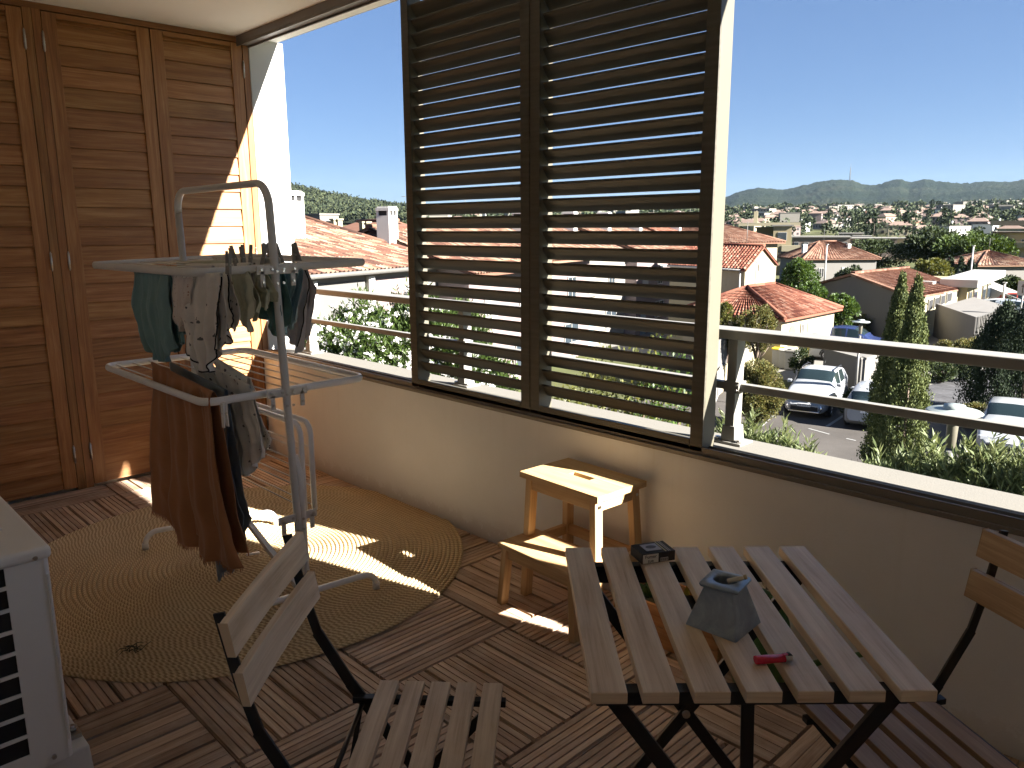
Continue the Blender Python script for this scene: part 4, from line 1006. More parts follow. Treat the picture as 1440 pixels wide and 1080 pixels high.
def oleander(label,base,h,w,d,ntip,leafL=.13,mat='leaf_ol',flowers=0,group='oleander bushes below the balcony',rz=0,zmin=.35,lw=.16):
    t=thing('oleander_bush',label,'shrub',base,rz,group)
    g=RNG.normal(size=(ntip,3)); g/=np.linalg.norm(g,axis=1,keepdims=True); g[:,2]=np.abs(g[:,2])*1.3-.35
    lob=1+.18*np.sin(g[:,0]*7+1)+.15*np.sin(g[:,1]*9+2)+.12*np.sin(g[:,0]*17)*np.cos(g[:,1]*13)
    rr=RNG.uniform(.55,1,size=(ntip,1))**.5*lob[:,None]; tip=g*rr*np.array([w/2,d/2,.85])+np.array([0,0,h-.92])
    ax=g*.55+np.array([0,0,.8])+RNG.normal(size=(ntip,3))*.28; ax/=np.linalg.norm(ax,axis=1,keepdims=True)
    K=13; ii=np.repeat(np.arange(ntip),K); off=RNG.uniform(-.26,.04,len(ii)); P=tip[ii]+ax[ii]*off[:,None]
    R=RNG.normal(size=(len(ii),3)); R-=ax[ii]*(R*ax[ii]).sum(1,keepdims=True); R/=np.linalg.norm(R,axis=1,keepdims=True)
    Dn=ax[ii]*(.75+off[:,None]*1.0)+R*.62+np.array([0,0,.1]); L=leafL*RNG.uniform(.6,1.15,len(ii))
    V,F=leaf_arrays(P,Dn,L,L*lw); np_mesh('foliage',V,F,mat,t)
    if flowers:
        wgt=np.maximum(0.02,(tip[:,0]*.6-tip[:,1]*1.0)+.3)*(rr[:,0]>.5*1)+1e-4; flowers=int(flowers*2.6); fi=RNG.choice(ntip,flowers,p=wgt/wgt.sum()); C=tip[fi]+ax[fi]*.05; V_=[]; 
        ii=np.repeat(np.arange(flowers),14); P=C[ii]+RNG.normal(size=(len(ii),3))*.013; Dn=ax[fi][ii]*.6+RNG.normal(size=(len(ii),3)); V,F=leaf_arrays(P,Dn,np.full(len(ii),.027),np.full(len(ii),.026)); np_mesh('flowers',V,F,'petal',t)
    m=MB()
    for k in range(26):
        a=random.uniform(0,6.28); r=random.uniform(.05,.42); m.tube([(r*w*.12*math.cos(a),r*d*.12*math.sin(a),-.1),(r*w*.5*math.cos(a),r*d*.5*math.sin(a),h*.45),(r*w*.9*math.cos(a),r*d*.9*math.sin(a),h*random.uniform(.6,.9)*(1.05-r*.8))],[.025,.018,.008],6)
    obj('stems',m,'bark',t); return t
def at(px,D,z=-6): p=far(px,300,D); return (p.x,p.y,z)
# near oleanders on the right, in front of the car park
OL=[(1015,9.4,604,1.2,'behind the pale shutter edge'),(1050,8.9,604,1.2,'just right of the railing post foot'),(1092,8.7,616,1.1,'below the white crossover car'),(1128,8.6,634,.9,'ending the clump left of the open asphalt'),
 (1225,8.5,662,.9,'at the foot of the tall cypress pair'),(1262,8.3,652,1.1,'left of the nearest disc lamp'),(1300,8.2,640,1.2,'in front of the nearest disc lamp'),(1345,8.0,652,1.2,'right of the nearest disc lamp'),(1385,7.9,640,1.1,'before the right hand parked hatchback'),(1425,7.7,656,1.1,'near the right edge of the picture'),(1475,7.5,650,1.3,'cut off by the right edge of the picture')]
for k,(px,D,top,w,lab) in enumerate(OL):
    p=far(px,top,D); oleander('leafy green oleander clump '+lab,(p.x,p.y,-6),p.z+6,w,w,2300,.135,'leaf_ol',0)
# white flowering oleanders to the left
for px,D,top,w,nt_,fl,lab in ((505,9.6,432,2.3,2100,330,'white flowering oleander seen left of the louvred shutters'),
    (585,9.0,412,2.0,1700,230,'white flowering oleander partly behind the left louvred shutter'),
    (452,10.8,478,1.6,900,70,'small white flowering oleander by the left railing post')):
    p=far(px,top,D); oleander(lab,(p.x,p.y,-6),p.z+6.0,w,w,int(nt_*3.2),.085,'leaf_ol2',fl,'white flowering oleanders below the balcony',lw=.24)
for k,(px,D,top,w,mat) in enumerate(((680,10.5,470,2.3,'leaf_yl'),(760,11,480,2.2,'leaf_br'),(830,12,430,2.6,'leaf_yl'),(900,12.5,440,2.6,'leaf_yl'),(960,12,455,2.4,'leaf_br'),(880,9.6,520,2.2,'leaf_yl'),(960,9.4,560,1.8,'leaf_yl'),(790,9.5,505,2.0,'leaf_yl'))):
    p=far(px,top,D); tree('garden_shrub','tall yellow green garden shrub glimpsed through the louvres','shrub',(p.x,p.y,-6),p.z+6,w,mat,'bush',5200,.085,.5,.1,'shrubs glimpsed through the louvres',50)
def veg(name,label,cat,px,top,D,w,mat,kind,n,leaf,lw=.55,trunk=.3,z=-6,nc=40,group=None,wpx=None):
    p=far(px,top,D); return tree(name,label,cat,(p.x,p.y,z),p.z-z,w,mat,kind,n,leaf,lw,trunk,group,nc)
def wp(px,D): return px*D/1098
veg('cypress_tree','tall cypress with pointed top, right one of the pair beside the parked cars','tree',1291,398,19.5,wp(46,19.5),'leaf_cy','cypress',52000,.06,.5)
veg('cypress_tree','tall cypress with slimmer top, left one of the pair beside the parked cars','tree',1269,394,20.2,wp(46,20.2),'leaf_cy','cypress',52000,.06,.5)
veg('cypress_tree','short dark cypress crowding the left flank of the tall pair','tree',1252,442,21.5,wp(26,21.5),'leaf_cyd','cypress',12000,.07,.45)
veg('cypress_tree','broad dark cypress hedge tree at the right edge above the parked hatchback','tree',1416,438,36,wp(66,36),'leaf_cyd','cypress',30000,.10,.5)
veg('cypress_tree','second dark cypress hedge tree cut off by the right edge of the picture','tree',1455,420,35,wp(60,35),'leaf_cyd','cypress',12000,.10,.45)
veg('shrub','rounded shrub with reddish green leaves beside the white crossover car','shrub',1066,503,30,wp(82,30),'leaf_rd','bush',30000,.075,.6,nc=80)
veg('shrub','low dry brown shrub between the lamp and the dark cypress','shrub',1372,566,33,wp(44,33),'leaf_rd','bush',2500,.10,.5)
veg('shrub','small dark shrub in front of the grey bin enclosure','shrub',1193,545,32,wp(18,32),'leaf_dk','bush',1200,.09)
veg('garden_tree','feathery yellow green tree beside the shaded wall of the cream house','tree',1026,418,37,wp(48,37),'leaf_yl','round',9000,.10,.5,.42)
veg('garden_tree','bushy tree with reddish shoots in front of the cream gable house','tree',1068,424,36,wp(56,36),'leaf_rd','round',9000,.10,.5,.42)
veg('garden_tree','bright green broadleaf tree between the cream house and the warehouse','tree',1126,358,64,wp(58,64),'leaf_br','round',7000,.20,.6,.3,nc=50)
veg('garden_tree','smaller bright green tree just below the broadleaf one beside the annexe roof','tree',1143,392,58,wp(46,58),'leaf_br','round',3500,.18,.6,.3)
veg('garden_tree','green tree in front of the grey warehouse gable right of the annexe','tree',1184,410,54,wp(48,54),'leaf_br','round',4500,.17,.6,.3)
veg('garden_tree','bright green tree behind the tiled roof beside the tall white chimney','tree',566,300,62,wp(34,62),'leaf_br','round',4000,.2,.6,.3)
for k,(px,top,D,w,mat) in enumerate(((1180,447,57,46,'leaf_yl'),(1215,440,58,44,'leaf_yl'),(1248,436,58,40,'leaf_yl'),(1290,452,57,34,'leaf_yl'))):
    veg('flowering_hedge_bush','yellow green flowering hedge bush behind the blue car','shrub',px,top,D,wp(w,D),mat,'bush',3500,.15,.5,group='hedge bushes behind the blue car')
for k,(px,top,D,w,mat) in enumerate(((1330,478,46,40,'leaf_rd'),(1358,474,47,40,'leaf_rd'),(1386,468,48,40,'leaf_rd'),(1412,462,50,36,'leaf_rd'))):
    veg('hedge_bush','dry brownish hedge bush in front of the pale walled yard','shrub',px,top,D,wp(w,D),mat,'bush',3500,.14,.4,group='hedge bushes before the walled yard')
for px,top,D,w in ((1325,508,42,40),(1352,505,43,40)): veg('shade_hedge','dark clipped hedge bush along the shaded driveway','shrub',px,top,D,wp(w,D),'leaf_dk','bush',2500,.14,.4,group='dark hedge bushes by the driveway')
veg('hedge_bush','small dark green hedge bush left of the white car behind the handrail','shrub',1128,484,40,wp(34,40),'leaf_dk','bush',3000,.11)
veg('cedar_tree','dark spreading cedar behind the red hip roofed house','tree',1236,334,128,wp(96,128),'leaf_dk','round',6000,.42,.5,.2,nc=60)
veg('pine_tree','dark grey green pine left of the bright umbrella pine','tree',1316,316,124,wp(78,124),'leaf_dk','round',7000,.40,.6,.2,nc=70)
veg('umbrella_pine','large bright green umbrella pine right of the dark pine','tree',1370,322,120,wp(98,120),'leaf_pi','round',13000,.36,.6,.30,nc=90)
veg('olive_tree','pale grey green tree below the umbrella pine','tree',1350,344,122,wp(70,122),'leaf_dk','round',4500,.36,.6,.2,nc=50)
veg('garden_tree','round yellowish green tree in front of the dark pine','tree',1313,361,100,wp(50,100),'leaf_yl','round',4500,.30,.6,.2,nc=50)
for k,px in enumerate((1336,1351,1366)): veg('cypress_tree','small dark cypress in the row below the umbrella pine','tree',px,363+2*k,103,wp(15,103),'leaf_cyd','cypress',1400,.32,.5,group='small cypresses below the umbrella pine')
for px,top,h in ((1222,299,0),(1231,302,0),(1277,298,0)): veg('cypress_tree','slender far cypress standing above the town roofs','tree',px,top,260,wp(8.5,260),'leaf_cyd','cypress',700,.7,.5,group='slender far cypresses above the roofs',z=-5)
for px,top,w,mat in ((1196,374,40,'leaf_far'),(1248,375,44,'leaf_far'),(1275,372,34,'leaf_dk'),(1418,388,38,'leaf_dk'),(1438,392,30,'leaf_yl'),(1228,385,30,'leaf_far')):
    veg('garden_tree','loose grey green garden tree among the middle distance houses','tree',px,top,98,wp(w,98),mat,'round',2600,.28,.6,.2,group='loose trees among the middle houses')
# ================================================================ BUILDINGS
def tiles(m,a,b,c,d,pitch=.23,rowl=.36,h=.045,mi=0):
    """corrugated canal tile sheet; a-b eave, d-c ridge"""
    a,b,c,d=map(Vector,(a,b,c,d)); W_=max((b-a).length,(c-d).length); L=((d-a).length+(c-b).length)/2
    nu=max(3,int(W_/pitch)); nv=max(2,int(L/rowl)); n_=(b-a).cross(d-a)
    if n_.length<1e-6: n_=(c-a).cross(d-a)
    n_.normalize()
    if n_.z<0: n_=-n_
    P=[]
    for i in range(nu*4+1):
        u=i/(nu*4); hh=h*math.sin(2*PI*(i%4)/4) ; row=[]
        for j in range(nv):
            for e in (0,.97):
                v=min(1,(j+e)/nv); p=(a.lerp(b,u)).lerp(d.lerp(c,u),v); row.append(p+n_*(hh+(.028 if e==0 else 0)))
        P.append(row)
    o1=random.randint(0,500)
    m.grid(P,mi,False,lambda i,j:(i/4*.999+o1,(j//2)+(.02 if j%2==0 else .95)))
def house(name,label,cat,p,ze,zr,wall,roof,zb=-6,over=.35,hip=0,group=None,fine=True,wins=(),chims=(),gableparts=True,pitch=.23,closed=True):
    """p: 4 ground corners; ridge runs parallel to p0-p1, eaves are p0-p1 and p2-p3"""
    p=[Vector((q[0],q[1],0)) for q in p]; c=(p[0]+p[1]+p[2]+p[3])/4; t=thing(name,label,cat,(c.x,c.y,zb),0,group)
    q=[v-c for v in p]; he=ze-zb; hr=zr-zb
    ma=(q[0]+q[3])/2; mb_=(q[1]+q[2])/2; ax=(mb_-ma).normalized()
    m=MB(); b=0; m.v=[tuple(v) for v in q]+[tuple(v+Z*he) for v in q]+[tuple(ma+Z*(hr-.12 if not hip else he)),tuple(mb_+Z*(hr-.12 if not hip else he))]
    for i in range(4):
        j=(i+1)%4
        if i==1: m.face((1,2,6,9,5))
        elif i==3: m.face((3,0,4,8,7))
        else: m.face((i,j,j+4,i+4))
    obj('wall',m,wall,t)
    r=MB(); ra=ma+ax*hip+Z*hr; rb=mb_-ax*hip+Z*hr
    if not hip: ra-=ax*over*.6; rb+=ax*over*.6
    s1=(q[0]-q[3]).normalized(); sl=(hr-he)/((q[0]-q[3]).length/2)
    e=[q[0]-ax*over+s1*over+Z*(he-sl*over),q[1]+ax*over+s1*over+Z*(he-sl*over),q[2]+ax*over-s1*over+Z*(he-sl*over),q[3]-ax*over-s1*over+Z*(he-sl*over)]
    if not hip: e=[q[0]-ax*over*.6+s1*over+Z*(he-sl*over),q[1]+ax*over*.6+s1*over+Z*(he-sl*over),q[2]+ax*over*.6-s1*over+Z*(he-sl*over),q[3]-ax*over*.6-s1*over+Z*(he-sl*over)]
    up=Z*.05
    if fine:
        tiles(r,e[0]+up,e[1]+up,rb+up,ra+up,pitch); tiles(r,e[2]+up,e[3]+up,ra+up,rb+up,pitch)
        if hip: tiles(r,e[1]+up,e[2]+up,rb+up,rb+up,pitch); tiles(r,e[3]+up,e[0]+up,ra+up,ra+up,pitch)
    def slabf(a,b_,c_,d_):
        k=len(r.v); lo=Z*.10
        r.v+=[tuple(x) for x in (a,b_,c_,d_,a-lo,b_-lo,c_-lo,d_-lo)]
        for f in ((0,1,2,3),(7,6,5,4),(0,4,5,1),(1,5,6,2),(2,6,7,3),(3,7,4,0)): r.face([k+i for i in f],[(random.random()*9,0)]*4)
    slabf(e[0],e[1],rb,ra); slabf(e[2],e[3],ra,rb)
    if hip: slabf(e[1],e[2],rb+ax*.01,rb); slabf(e[3],e[0],ra,ra-ax*.01)
    ro=obj('roof',r,roof,t)
    m=MB()
    m.tube([ra+Z*.09,rb+Z*.09],.11,8)
    if hip:
        for x,y in ((e[0],ra),(e[3],ra),(e[1],rb),(e[2],rb)): m.tube([x+Z*.08,y+Z*.09],.10,8)
    obj('ridge_tiles',m,roof,ro)
    if fine and (q[1]-q[0]).length>5:
        m=MB(); b0=ra.lerp(rb,random.uniform(.2,.8))+Z*.05; d0=Vector((math.cos(b0.x*7),math.sin(b0.x*7),0)); m.tube([b0,b0+Z*1.5],.02,5); m.tube([b0+Z*1.4-d0*.5,b0+Z*1.4+d0*.5],.012,4)
        for k in range(6): 
            c0=b0+Z*1.4+d0*(-.45+.18*k); e0=Vector((-d0.y,d0.x,0))*(.13+.03*k); m.tube([c0-e0,c0+e0],.009,4)
        obj('aerial',m,'gutter',ro)
    for (wi,u0,u1,z0,z1,kind) in wins:
        a,b_=q[wi],q[(wi+1)%4]; d=(b_-a).normalized(); nrm=Vector((d.y,-d.x,0))
        if nrm.dot((a+b_)/2)<0: nrm=-nrm
        P0=a+d*u0; w=u1-u0; R=Matrix((d,nrm,Z)).transposed()
        if kind=='shutter':
            m=MB(); m.box(P0+d*w/2+nrm*.03+Z*((z0+z1)/2),(w,.06,z1-z0),R); x=obj('shutter',m,'shut_w',t)
            m=MB(); m.box(P0+d*w/2+nrm*.05+Z*(z0-.05),(w+.16,.14,.08),R); obj('sill',m,'concrete',x)
        elif kind=='door':
            m=MB(); m.box(P0+d*w/2+nrm*.02+Z*((z0+z1)/2),(w,.05,z1-z0),R); obj('door',m,'bluedoor',t)
        elif kind=='garage':
            m=MB(); m.box(P0+d*w/2+nrm*.02+Z*((z0+z1)/2),(w,.05,z1-z0),R); obj('garage_door',m,'shut_w',t)
        elif kind=='arch':
            m=MB(); N_=8; poly=[(-w/2,0),(w/2,0)]+[(w/2*math.cos(PI*k/N_),(z1-z0)*.72+(z1-z0)*.28*math.sin(PI*k/N_)) for k in range(N_+1)]
            m.prism(poly,P0+d*w/2+nrm*.0+Z*z0,d,Z,nrm,.03); obj('arched_opening',m,plain('brown_recess',(.16,.13,.08),.9),t)
        else:
            m=MB(); 
            for o_,s_ in (((w/2,0,z1-.03),(w,.07,.06)),((w/2,0,z0+.03),(w,.07,.06)),((.03,0,(z0+z1)/2),(.06,.07,z1-z0-.12)),((w-.03,0,(z0+z1)/2),(.06,.07,z1-z0-.12)),((w/2,0,(z0+z1)/2),(.05,.07,z1-z0-.12))):
                m.box(P0+d*o_[0]+nrm*.035+Z*o_[2],s_,R)
            x=obj('window',m,'shut_w',t); m=MB(); m.box(P0+d*w/2+nrm*.012+Z*((z0+z1)/2),(w-.1,.02,z1-z0-.1),R); obj('pane',m,'glass' if kind=='glass' else 'darkgap',x)
    for (u,v,w,dp,z0,z1) in chims:
        pc=q[0].lerp(q[1],u).lerp(q[3].lerp(q[2],u),v); ch_=chimney(w,dp,z1-z0,ax); ch_.parent=ro; ch_.location=pc+Z*(z0-zb); ch_['_']=0; del ch_['_']
    return t
def chimney(w,dp,h,ax):
    m=MB(); R=Matrix((ax,Vector((-ax.y,ax.x,0)),Z)).transposed()
    m.box((0,0,h*.5-.1),(w,dp,h-.2+.2),R); m.box((0,0,h*.5-.12+.0),(w*.0+w,dp,.001),R)
    m=MB(); m.box((0,0,(h-.42)/2),(w,dp,h-.42),R)
    for s in (-1,1):
        for k in (-1,1): m.box(R@Vector((s*(w/2-.05),k*(dp/2-.05),0))+Z*(h-.32),(.1,.1,.2),R)
    for k in (-1,1): m.box(R@Vector((0,k*(dp/2-.045),0))+Z*(h-.32),(.09,.09,.2),R)
    m.box((0,0,h-.16),(w+.04,dp+.04,.12),R); m.box((0,0,h-.07),(w*.92,dp*.92,.06),R)
    m.box((0,0,h-.32),(w-.14,dp-.14,.20),R,1)
    return obj('chimney',m,['whitewall','darkgap'],None)
# ---- terrace row on the left, seen beside and through the louvres
tdir=Vector((-.298,.954,0)).normalized(); ndir=Vector((tdir.y,-tdir.x,0))   # facade faces +n (towards us)
A0=Vector((-19.37,11.30,0))
def on_row(px,off,):   # station along the row where the sight line crosses the plane `off` metres behind the facade
    d=far(px,300,50)-Vector(CAM.tolist()); d.z=0; o=Vector((CAM[0],CAM[1],0)); P=A0-ndir*off
    # o + k d = P + s t
    det=d.x*(-tdir.y)+d.y*tdir.x; w=P-o; k=(w.x*(-tdir.y)+w.y*tdir.x)/det; q=o+d*k; return (q-P).dot(tdir)
sA=-14.0; sB=on_row(612,0)+9
def rowhouse(s0,s1,ze,zr,label,front=0,depth=11,chs=(),wall='white2',roof='tile_old',hip=0,wins=()):
    a=A0+tdir*s0+ndir*front; b=A0+tdir*s1+ndir*front; c=b-ndir*depth; d=a-ndir*depth
    return house('terraced_house',label,'house',[a,b,c,d],ze,zr,wall,roof,-6,.45,hip,'terraced houses along the neighbouring garden',True,wins,chs)
def rel(px,off,s0,s1): return (on_row(px,off)-s0)/(s1-s0)
t=rowhouse(sA,sB-9,0,1.85,'white terraced house with weathered tile roof left of the shutters, tallest white chimney on it',0,11,[(rel(544,2.2,sA,sB-9),.20,.62,.66,.45,2.35),(rel(413,3,sA,sB-9),.30,.85,.9,.7,2.85)],hip=2.2)
m=MB(); a=A0+tdir*sA+ndir*.55-t.location; b=A0+tdir*(sB-9.0)+ndir*.55-t.location; m.tube([a+Z*5.83-Z*a.z,b+Z*5.83-Z*b.z],.085,10); 
for s in (0,): pass
obj('gutter',m,'gutter',t)
for s in range(9):
    ss=on_row(513,0)+(s-6)*3.1
    if ss>sB-9.5: continue
    m=MB(); P0=A0+tdir*ss+ndir*.12-t.location; m.box((P0.x,P0.y,2.9),(.26,.26,5.5)); obj('pilaster',m,'whitewall',t)
    m=MB(); P1=P0+tdir*1.55-ndir*.08; R=Matrix((tdir,ndir,Z)).transposed(); m.box((P1.x,P1.y,4.9),(2.6,.06,1.25),R); obj('upper_panel',m,'grey' if s%2 else 'pink',t)
m=MB(); a=A0+tdir*sA+ndir*.05-t.location; b=A0+tdir*(sB-9)+ndir*.05-t.location
m.bar((a.x+.1,a.y,3.25),(b.x+.1,b.y,3.25),.16,.14); obj('string_course',m,'gutter',t)
st=[(590,640),(640,712),(712,790),(790,826),(826,885),(885,934),(934,985)]
s0=sB-9
for k in range(7):
    s1=s0+7.6; pxs=(None,712,794,828,888,936,None)[k]; 
    z=[-.35,-.2,-.1,-.1,-.2,-.2,-.3][k]
    ch=[]
    if pxs:
        r_=rel(pxs,4.0,s0,s1); ch=[(min(.95,max(.05,r_)),.36,.62,.9,z+.9,z+2.6)]
    lab=['pink walled terraced house just right of the first roof end','terraced house in the row with a white chimney behind the left shutter','terraced house with white chimney behind the right shutter, nearest of them','terraced house in the row behind the upper louvres','terraced house in the row with a broad chimney behind the louvres','terraced house near the far end of the row behind the louvres','last terraced house of the row beside the cream gable house'][k]
    rowhouse(s0,s1-.05,z,z+1.75,lab,[1.6,.6,0,.8,0,.6,0][k],10,ch,['pink','pink','white2','pink','white2','cream2','white2'][k],'tile_old' if k<5 else 'tile_red',0,
        [(0,1.2,2.3,3.3,4.7,'shutter'),(0,4.4,5.5,3.3,4.7,'glass'),(0,1.0,2.0,0,2.1,'door'),(0,4.0,5.9,.9,2.1,'glass')])
    s0=s1
# white gable end blocks at far left beside the pillar
# yellow building behind the first roof
p=far(528,318,60); house('small_house','small yellow house top behind the first tile roof','house',[(p.x-3,p.y-2),(p.x+2,p.y-2),(p.x+2,p.y+3),(p.x-3,p.y+3)],1.2,1.9,'cream','tile_old',fine=False)
for k,(px,py,D,w) in enumerate(((453,302,46,1.5),(425,306,47,.5),(470,309,45,.35),(476,309,45,.35),(510,313,47,.35),(516,313,47,.35))):
    p=far(px,py,D); m=MB()
    m.box((0,0,-.9),(w,w*.8,1.8)); m.box((0,0,.02),(w+.1,w*.8+.1,.08)); 
    if w>1: m.box((w*.5-.2,-w*.4-.004,-.35),(.5,.02,.22),None,1)
    o=obj('chimney_stack',m,['greyl' if w>1 else 'cream2','darkgap']); o.location=p; tag(o,'broad grey chimney stack with vents on the first tile roof ridge' if w>1 else 'small chimney pot stack on the ridge of the first tile roof','chimney',None if w>1 else 'small chimney stacks on the first roof ridge')
# ---- cream gable house
house('gable_house','cream two storey house with lit gable, white shutter and red tile roof','house',[(-25.6,41.5),(-19.13,39.74),(-21.0,46.9),(-27.5,48.6)],-1.0,.15,'cream2','tile_red',over=.3,
      wins=[(1,1.5,2.6,2.3,3.75,'shutter'),(1,2.9,3.15,4.7,5.1,'dark'),(1,3.6,4.7,.3,1.9,'dark')],pitch=.26)
m=MB(); a=Vector((-19.4,39.65,-1.15)); m.tube([a,a+Vector((0,0,-4.7))],.05,8); m.tube([(-25.6,41.2,-1.12),(-19.3,39.5,-1.12)],.07,8); tag(obj('gutter_pipe',m,'shut_w'),'white gutter and downpipe at the corner of the cream gable house','pipe')
# garage annexe
a=G(1100,445,-3.3); b=G(1174,431,-3.3); d=(b-a).normalized(); nb=Vector((-d.y,d.x,0)); 
house('annexe_garage','low cream annexe with red tile roof, arch and garage door','garage',[(a.x,a.y),(b.x,b.y),(b.x+nb.x*6,b.y+nb.y*6),(a.x+nb.x*6,a.y+nb.y*6)],-3.3,-2.05,'cream2','tile_red',over=.35,hip=1.8,
      wins=[(0,.9,1.75,.2,2.1,'arch'),(0,2.35,2.75,.2,2.1,'dark'),(0,3.3,(b-a).length-.35,.0,2.2,'garage')])
# house behind with big pale red roof
a=far(1008,337,74); b=far(1094,334,78); d=(b-a); d.z=0; L=d.length; d.normalize(); nb=Vector((-d.y,d.x,0))
house('large_house','larger cream house with broad tiled roof behind the cream gable house','house',[(a.x-d.x*6,a.y-d.y*6),(b.x,b.y),(b.x+nb.x*9,b.y+nb.y*9),(a.x-d.x*6+nb.x*9,a.y-d.y*6+nb.y*9)],.1,1.75,'cream2','tile_or',over=.5,hip=4,wins=[(0,L+3.3,L+4.3,4.2,5.4,'glass')],pitch=.3)
def slabblock(name,label,cat,boxes,origin,ang,group=None):
    """boxes: list of (part,mat,centre,size) in local metres"""
    t=thing(name,label,cat,origin,ang,group)
    for part,mat,c,s in boxes:
        m=MB(); m.box(c,s); obj(part,m,mat,t)
    return t
def block(name,label,cat,px0,px1,ytop,D,dp,mat,roofmat='concrete',rows=2,cols=4,zb=-6,group=None,extra=(),win='darkgap',parap=.3,turn=0):
    a=far(px0,ytop,D); b=far(px1,ytop,D); d=b-a; d.z=0; w=d.length; ang=math.atan2(d.y,d.x)+turn; zt_=(a.z+b.z)/2; H_=zt_-zb; c=(a+b)/2
    t=thing(name,label,cat,(c.x,c.y,zb),ang,group)
    m=MB(); m.box((0,dp/2,H_/2),(w,dp,H_)); obj('wall',m,mat,t)
    m=MB(); m.box((0,dp/2,H_+.1),(w+.5,dp+.5,.22)); obj('roof',m,roofmat,t)
    for r in range(rows):
        for k in range(cols):
            ww=w/cols; x=-w/2+ww*(k+.5); z=H_-1.55-r*2.8
            if z<.8: continue
            m=MB(); m.box((x,-.03,z),(ww*.5,.08,1.3)); q=obj('window',m,'shut_w',t); m=MB(); m.box((x,-.075,z),(ww*.5-.14,.03,1.15)); obj('pane',m,win,q)
    for part,mt,cc,ss in extra: m=MB(); m.box(cc,ss); obj(part,m,mt,t)
    return t
block('apartment_block','cream apartment block with stair tower beyond the gable house','building',1088,1114,318,128,10,'cream',rows=2,cols=1,extra=[('roof_slab','cream2',(-2,3,7.7),(9,6,.5)),('stair_tower','cream2',(-4.1,3,8.6),(.6,.8,2.2)),('balcony','cream2',(1.3,-.6,4.1),(2.6,1.1,.9)),('balcony','cream2',(1.3,-.6,1.2),(2.6,1.1,.9))],win='glass')
block('apartment_block','lower cream wing of the far apartment block left of its tower','building',1064,1089,321,134,10,'white2',rows=2,cols=2,win='glass')
block('office_block','taupe flat roofed office block with wide windows in the middle distance','building',1114,1196,334,172,14,'taupe',rows=2,cols=6,win='glass')
block('office_block','taupe flat roofed block behind the dark cedar','building',1190,1262,336,176,14,'taupe',rows=2,cols=5,win='glass')
block('flat_building','long pale flat roofed building just left of the slender cypresses','building',1180,1214,329,205,10,'cream2',rows=1,cols=5,win='glass')
block('flat_building','white flat roofed building behind the cedar crown','building',1200,1225,333,196,9,'white2',rows=1,cols=3,win='glass')
block('flat_building','low cream strip building right of the slender cypresses','building',1256,1292,336,188,9,'cream2',rows=1,cols=5,win='glass')
block('apartment_block','cream balconied apartment block at the right edge beside the umbrella pine','building',1396,1470,328,150,12,'cream2',rows=3,cols=4,extra=[('balcony','cream',(0,-.8,4.3),(9.6,1.5,.9)),('balcony','cream',(0,-.8,1.6),(9.6,1.5,.9)),('awning','tile_or',(-1,-.9,6.3),(5,1.4,.12)),('roof_slab','cream2',(0,4,7.7),(8,7,.8))],win='glass')
# red hip roof house
a=far(1131,361,108); b=far(1233,363,112); d=b-a; d.z=0; L=d.length; d.normalize(); nb=Vector((-d.y,d.x,0))
house('hip_roof_house','white bungalow with orange hip roof and two chimneys beyond the trees','house',[(a.x,a.y),(b.x,b.y),(b.x+nb.x*8,b.y+nb.y*8),(a.x+nb.x*8,a.y+nb.y*8)],(a.z+b.z)/2,(a.z+b.z)/2+1.9,'greyl','tile_or',over=.4,hip=3.6,wins=[(0,2.0,2.7,.9,2.1,'dark'),(0,5.0,6.1,.6,2.2,'shutter')],chims=[(.10,.3,.5,.6,.1+(a.z+b.z)/2,1.7+(a.z+b.z)/2),(.72,.3,.4,.5,.3+(a.z+b.z)/2,1.7+(a.z+b.z)/2)],pitch=.4)
a=far(1377,371,104); b=far(1462,372,108); d=b-a; d.z=0; L=d.length; d.normalize(); nb=Vector((-d.y,d.x,0))
house('villa','pale villa with brown tiled hip roof at the right edge','house',[(a.x,a.y),(b.x,b.y),(b.x+nb.x*8,b.y+nb.y*8),(a.x+nb.x*8,a.y+nb.y*8)],(a.z+b.z)/2,(a.z+b.z)/2+1.3,'greyl','tile_old',over=.45,hip=3.4,wins=[(0,.9,1.7,.6,1.4,'glass'),(0,4.3,4.7,.6,1.3,'dark')],pitch=.4)
# warehouse (custom)
PL,PA,PR=far(1146,402,64),far(1199,388,60.0),far(1284,420,54.5); RB,EB=far(1277,379,84),far(1357,406.5,73)
Wt=thing('warehouse','grey gabled warehouse with broad orange tile roof in the middle distance','warehouse',(PA.x,PA.y,-6)); ow=Vector(Wt.location)
m=MB(); pts=[Vector((PL.x,PL.y,-6)),Vector((PR.x,PR.y,-6)),PR,PA,PL]; m.v=[tuple(v-ow) for v in pts]; m.face((0,1,2,3,4)); 
k=len(m.v); m.v+=[tuple(Vector((PL.x-6,PL.y+25,-6))-ow),tuple(Vector((PL.x-6,PL.y+25,PL.z))-ow)]; m.face((0,4,k+1,k)); obj('gable_wall',m,'grey',Wt)
m=MB(); m.v=[tuple(v-ow) for v in (Vector((PR.x,PR.y,-6)),Vector((EB.x,EB.y,-6)),EB,PR)]; m.face((0,1,2,3)); obj('side_wall',m,'cream2',Wt)
r=MB(); up=Z*.12; tiles(r,PR+up-ow,EB+up-ow,RB+up-ow,PA+up-ow,.42,.5,.07); bk=PL+(RB-PA)+Vector((0,0,.0)); tiles(r,PL+up-ow,bk+up-ow,RB+up-ow,PA+up-ow,.42,.5,.07); ro=obj('roof',r,'tile_wh',Wt)
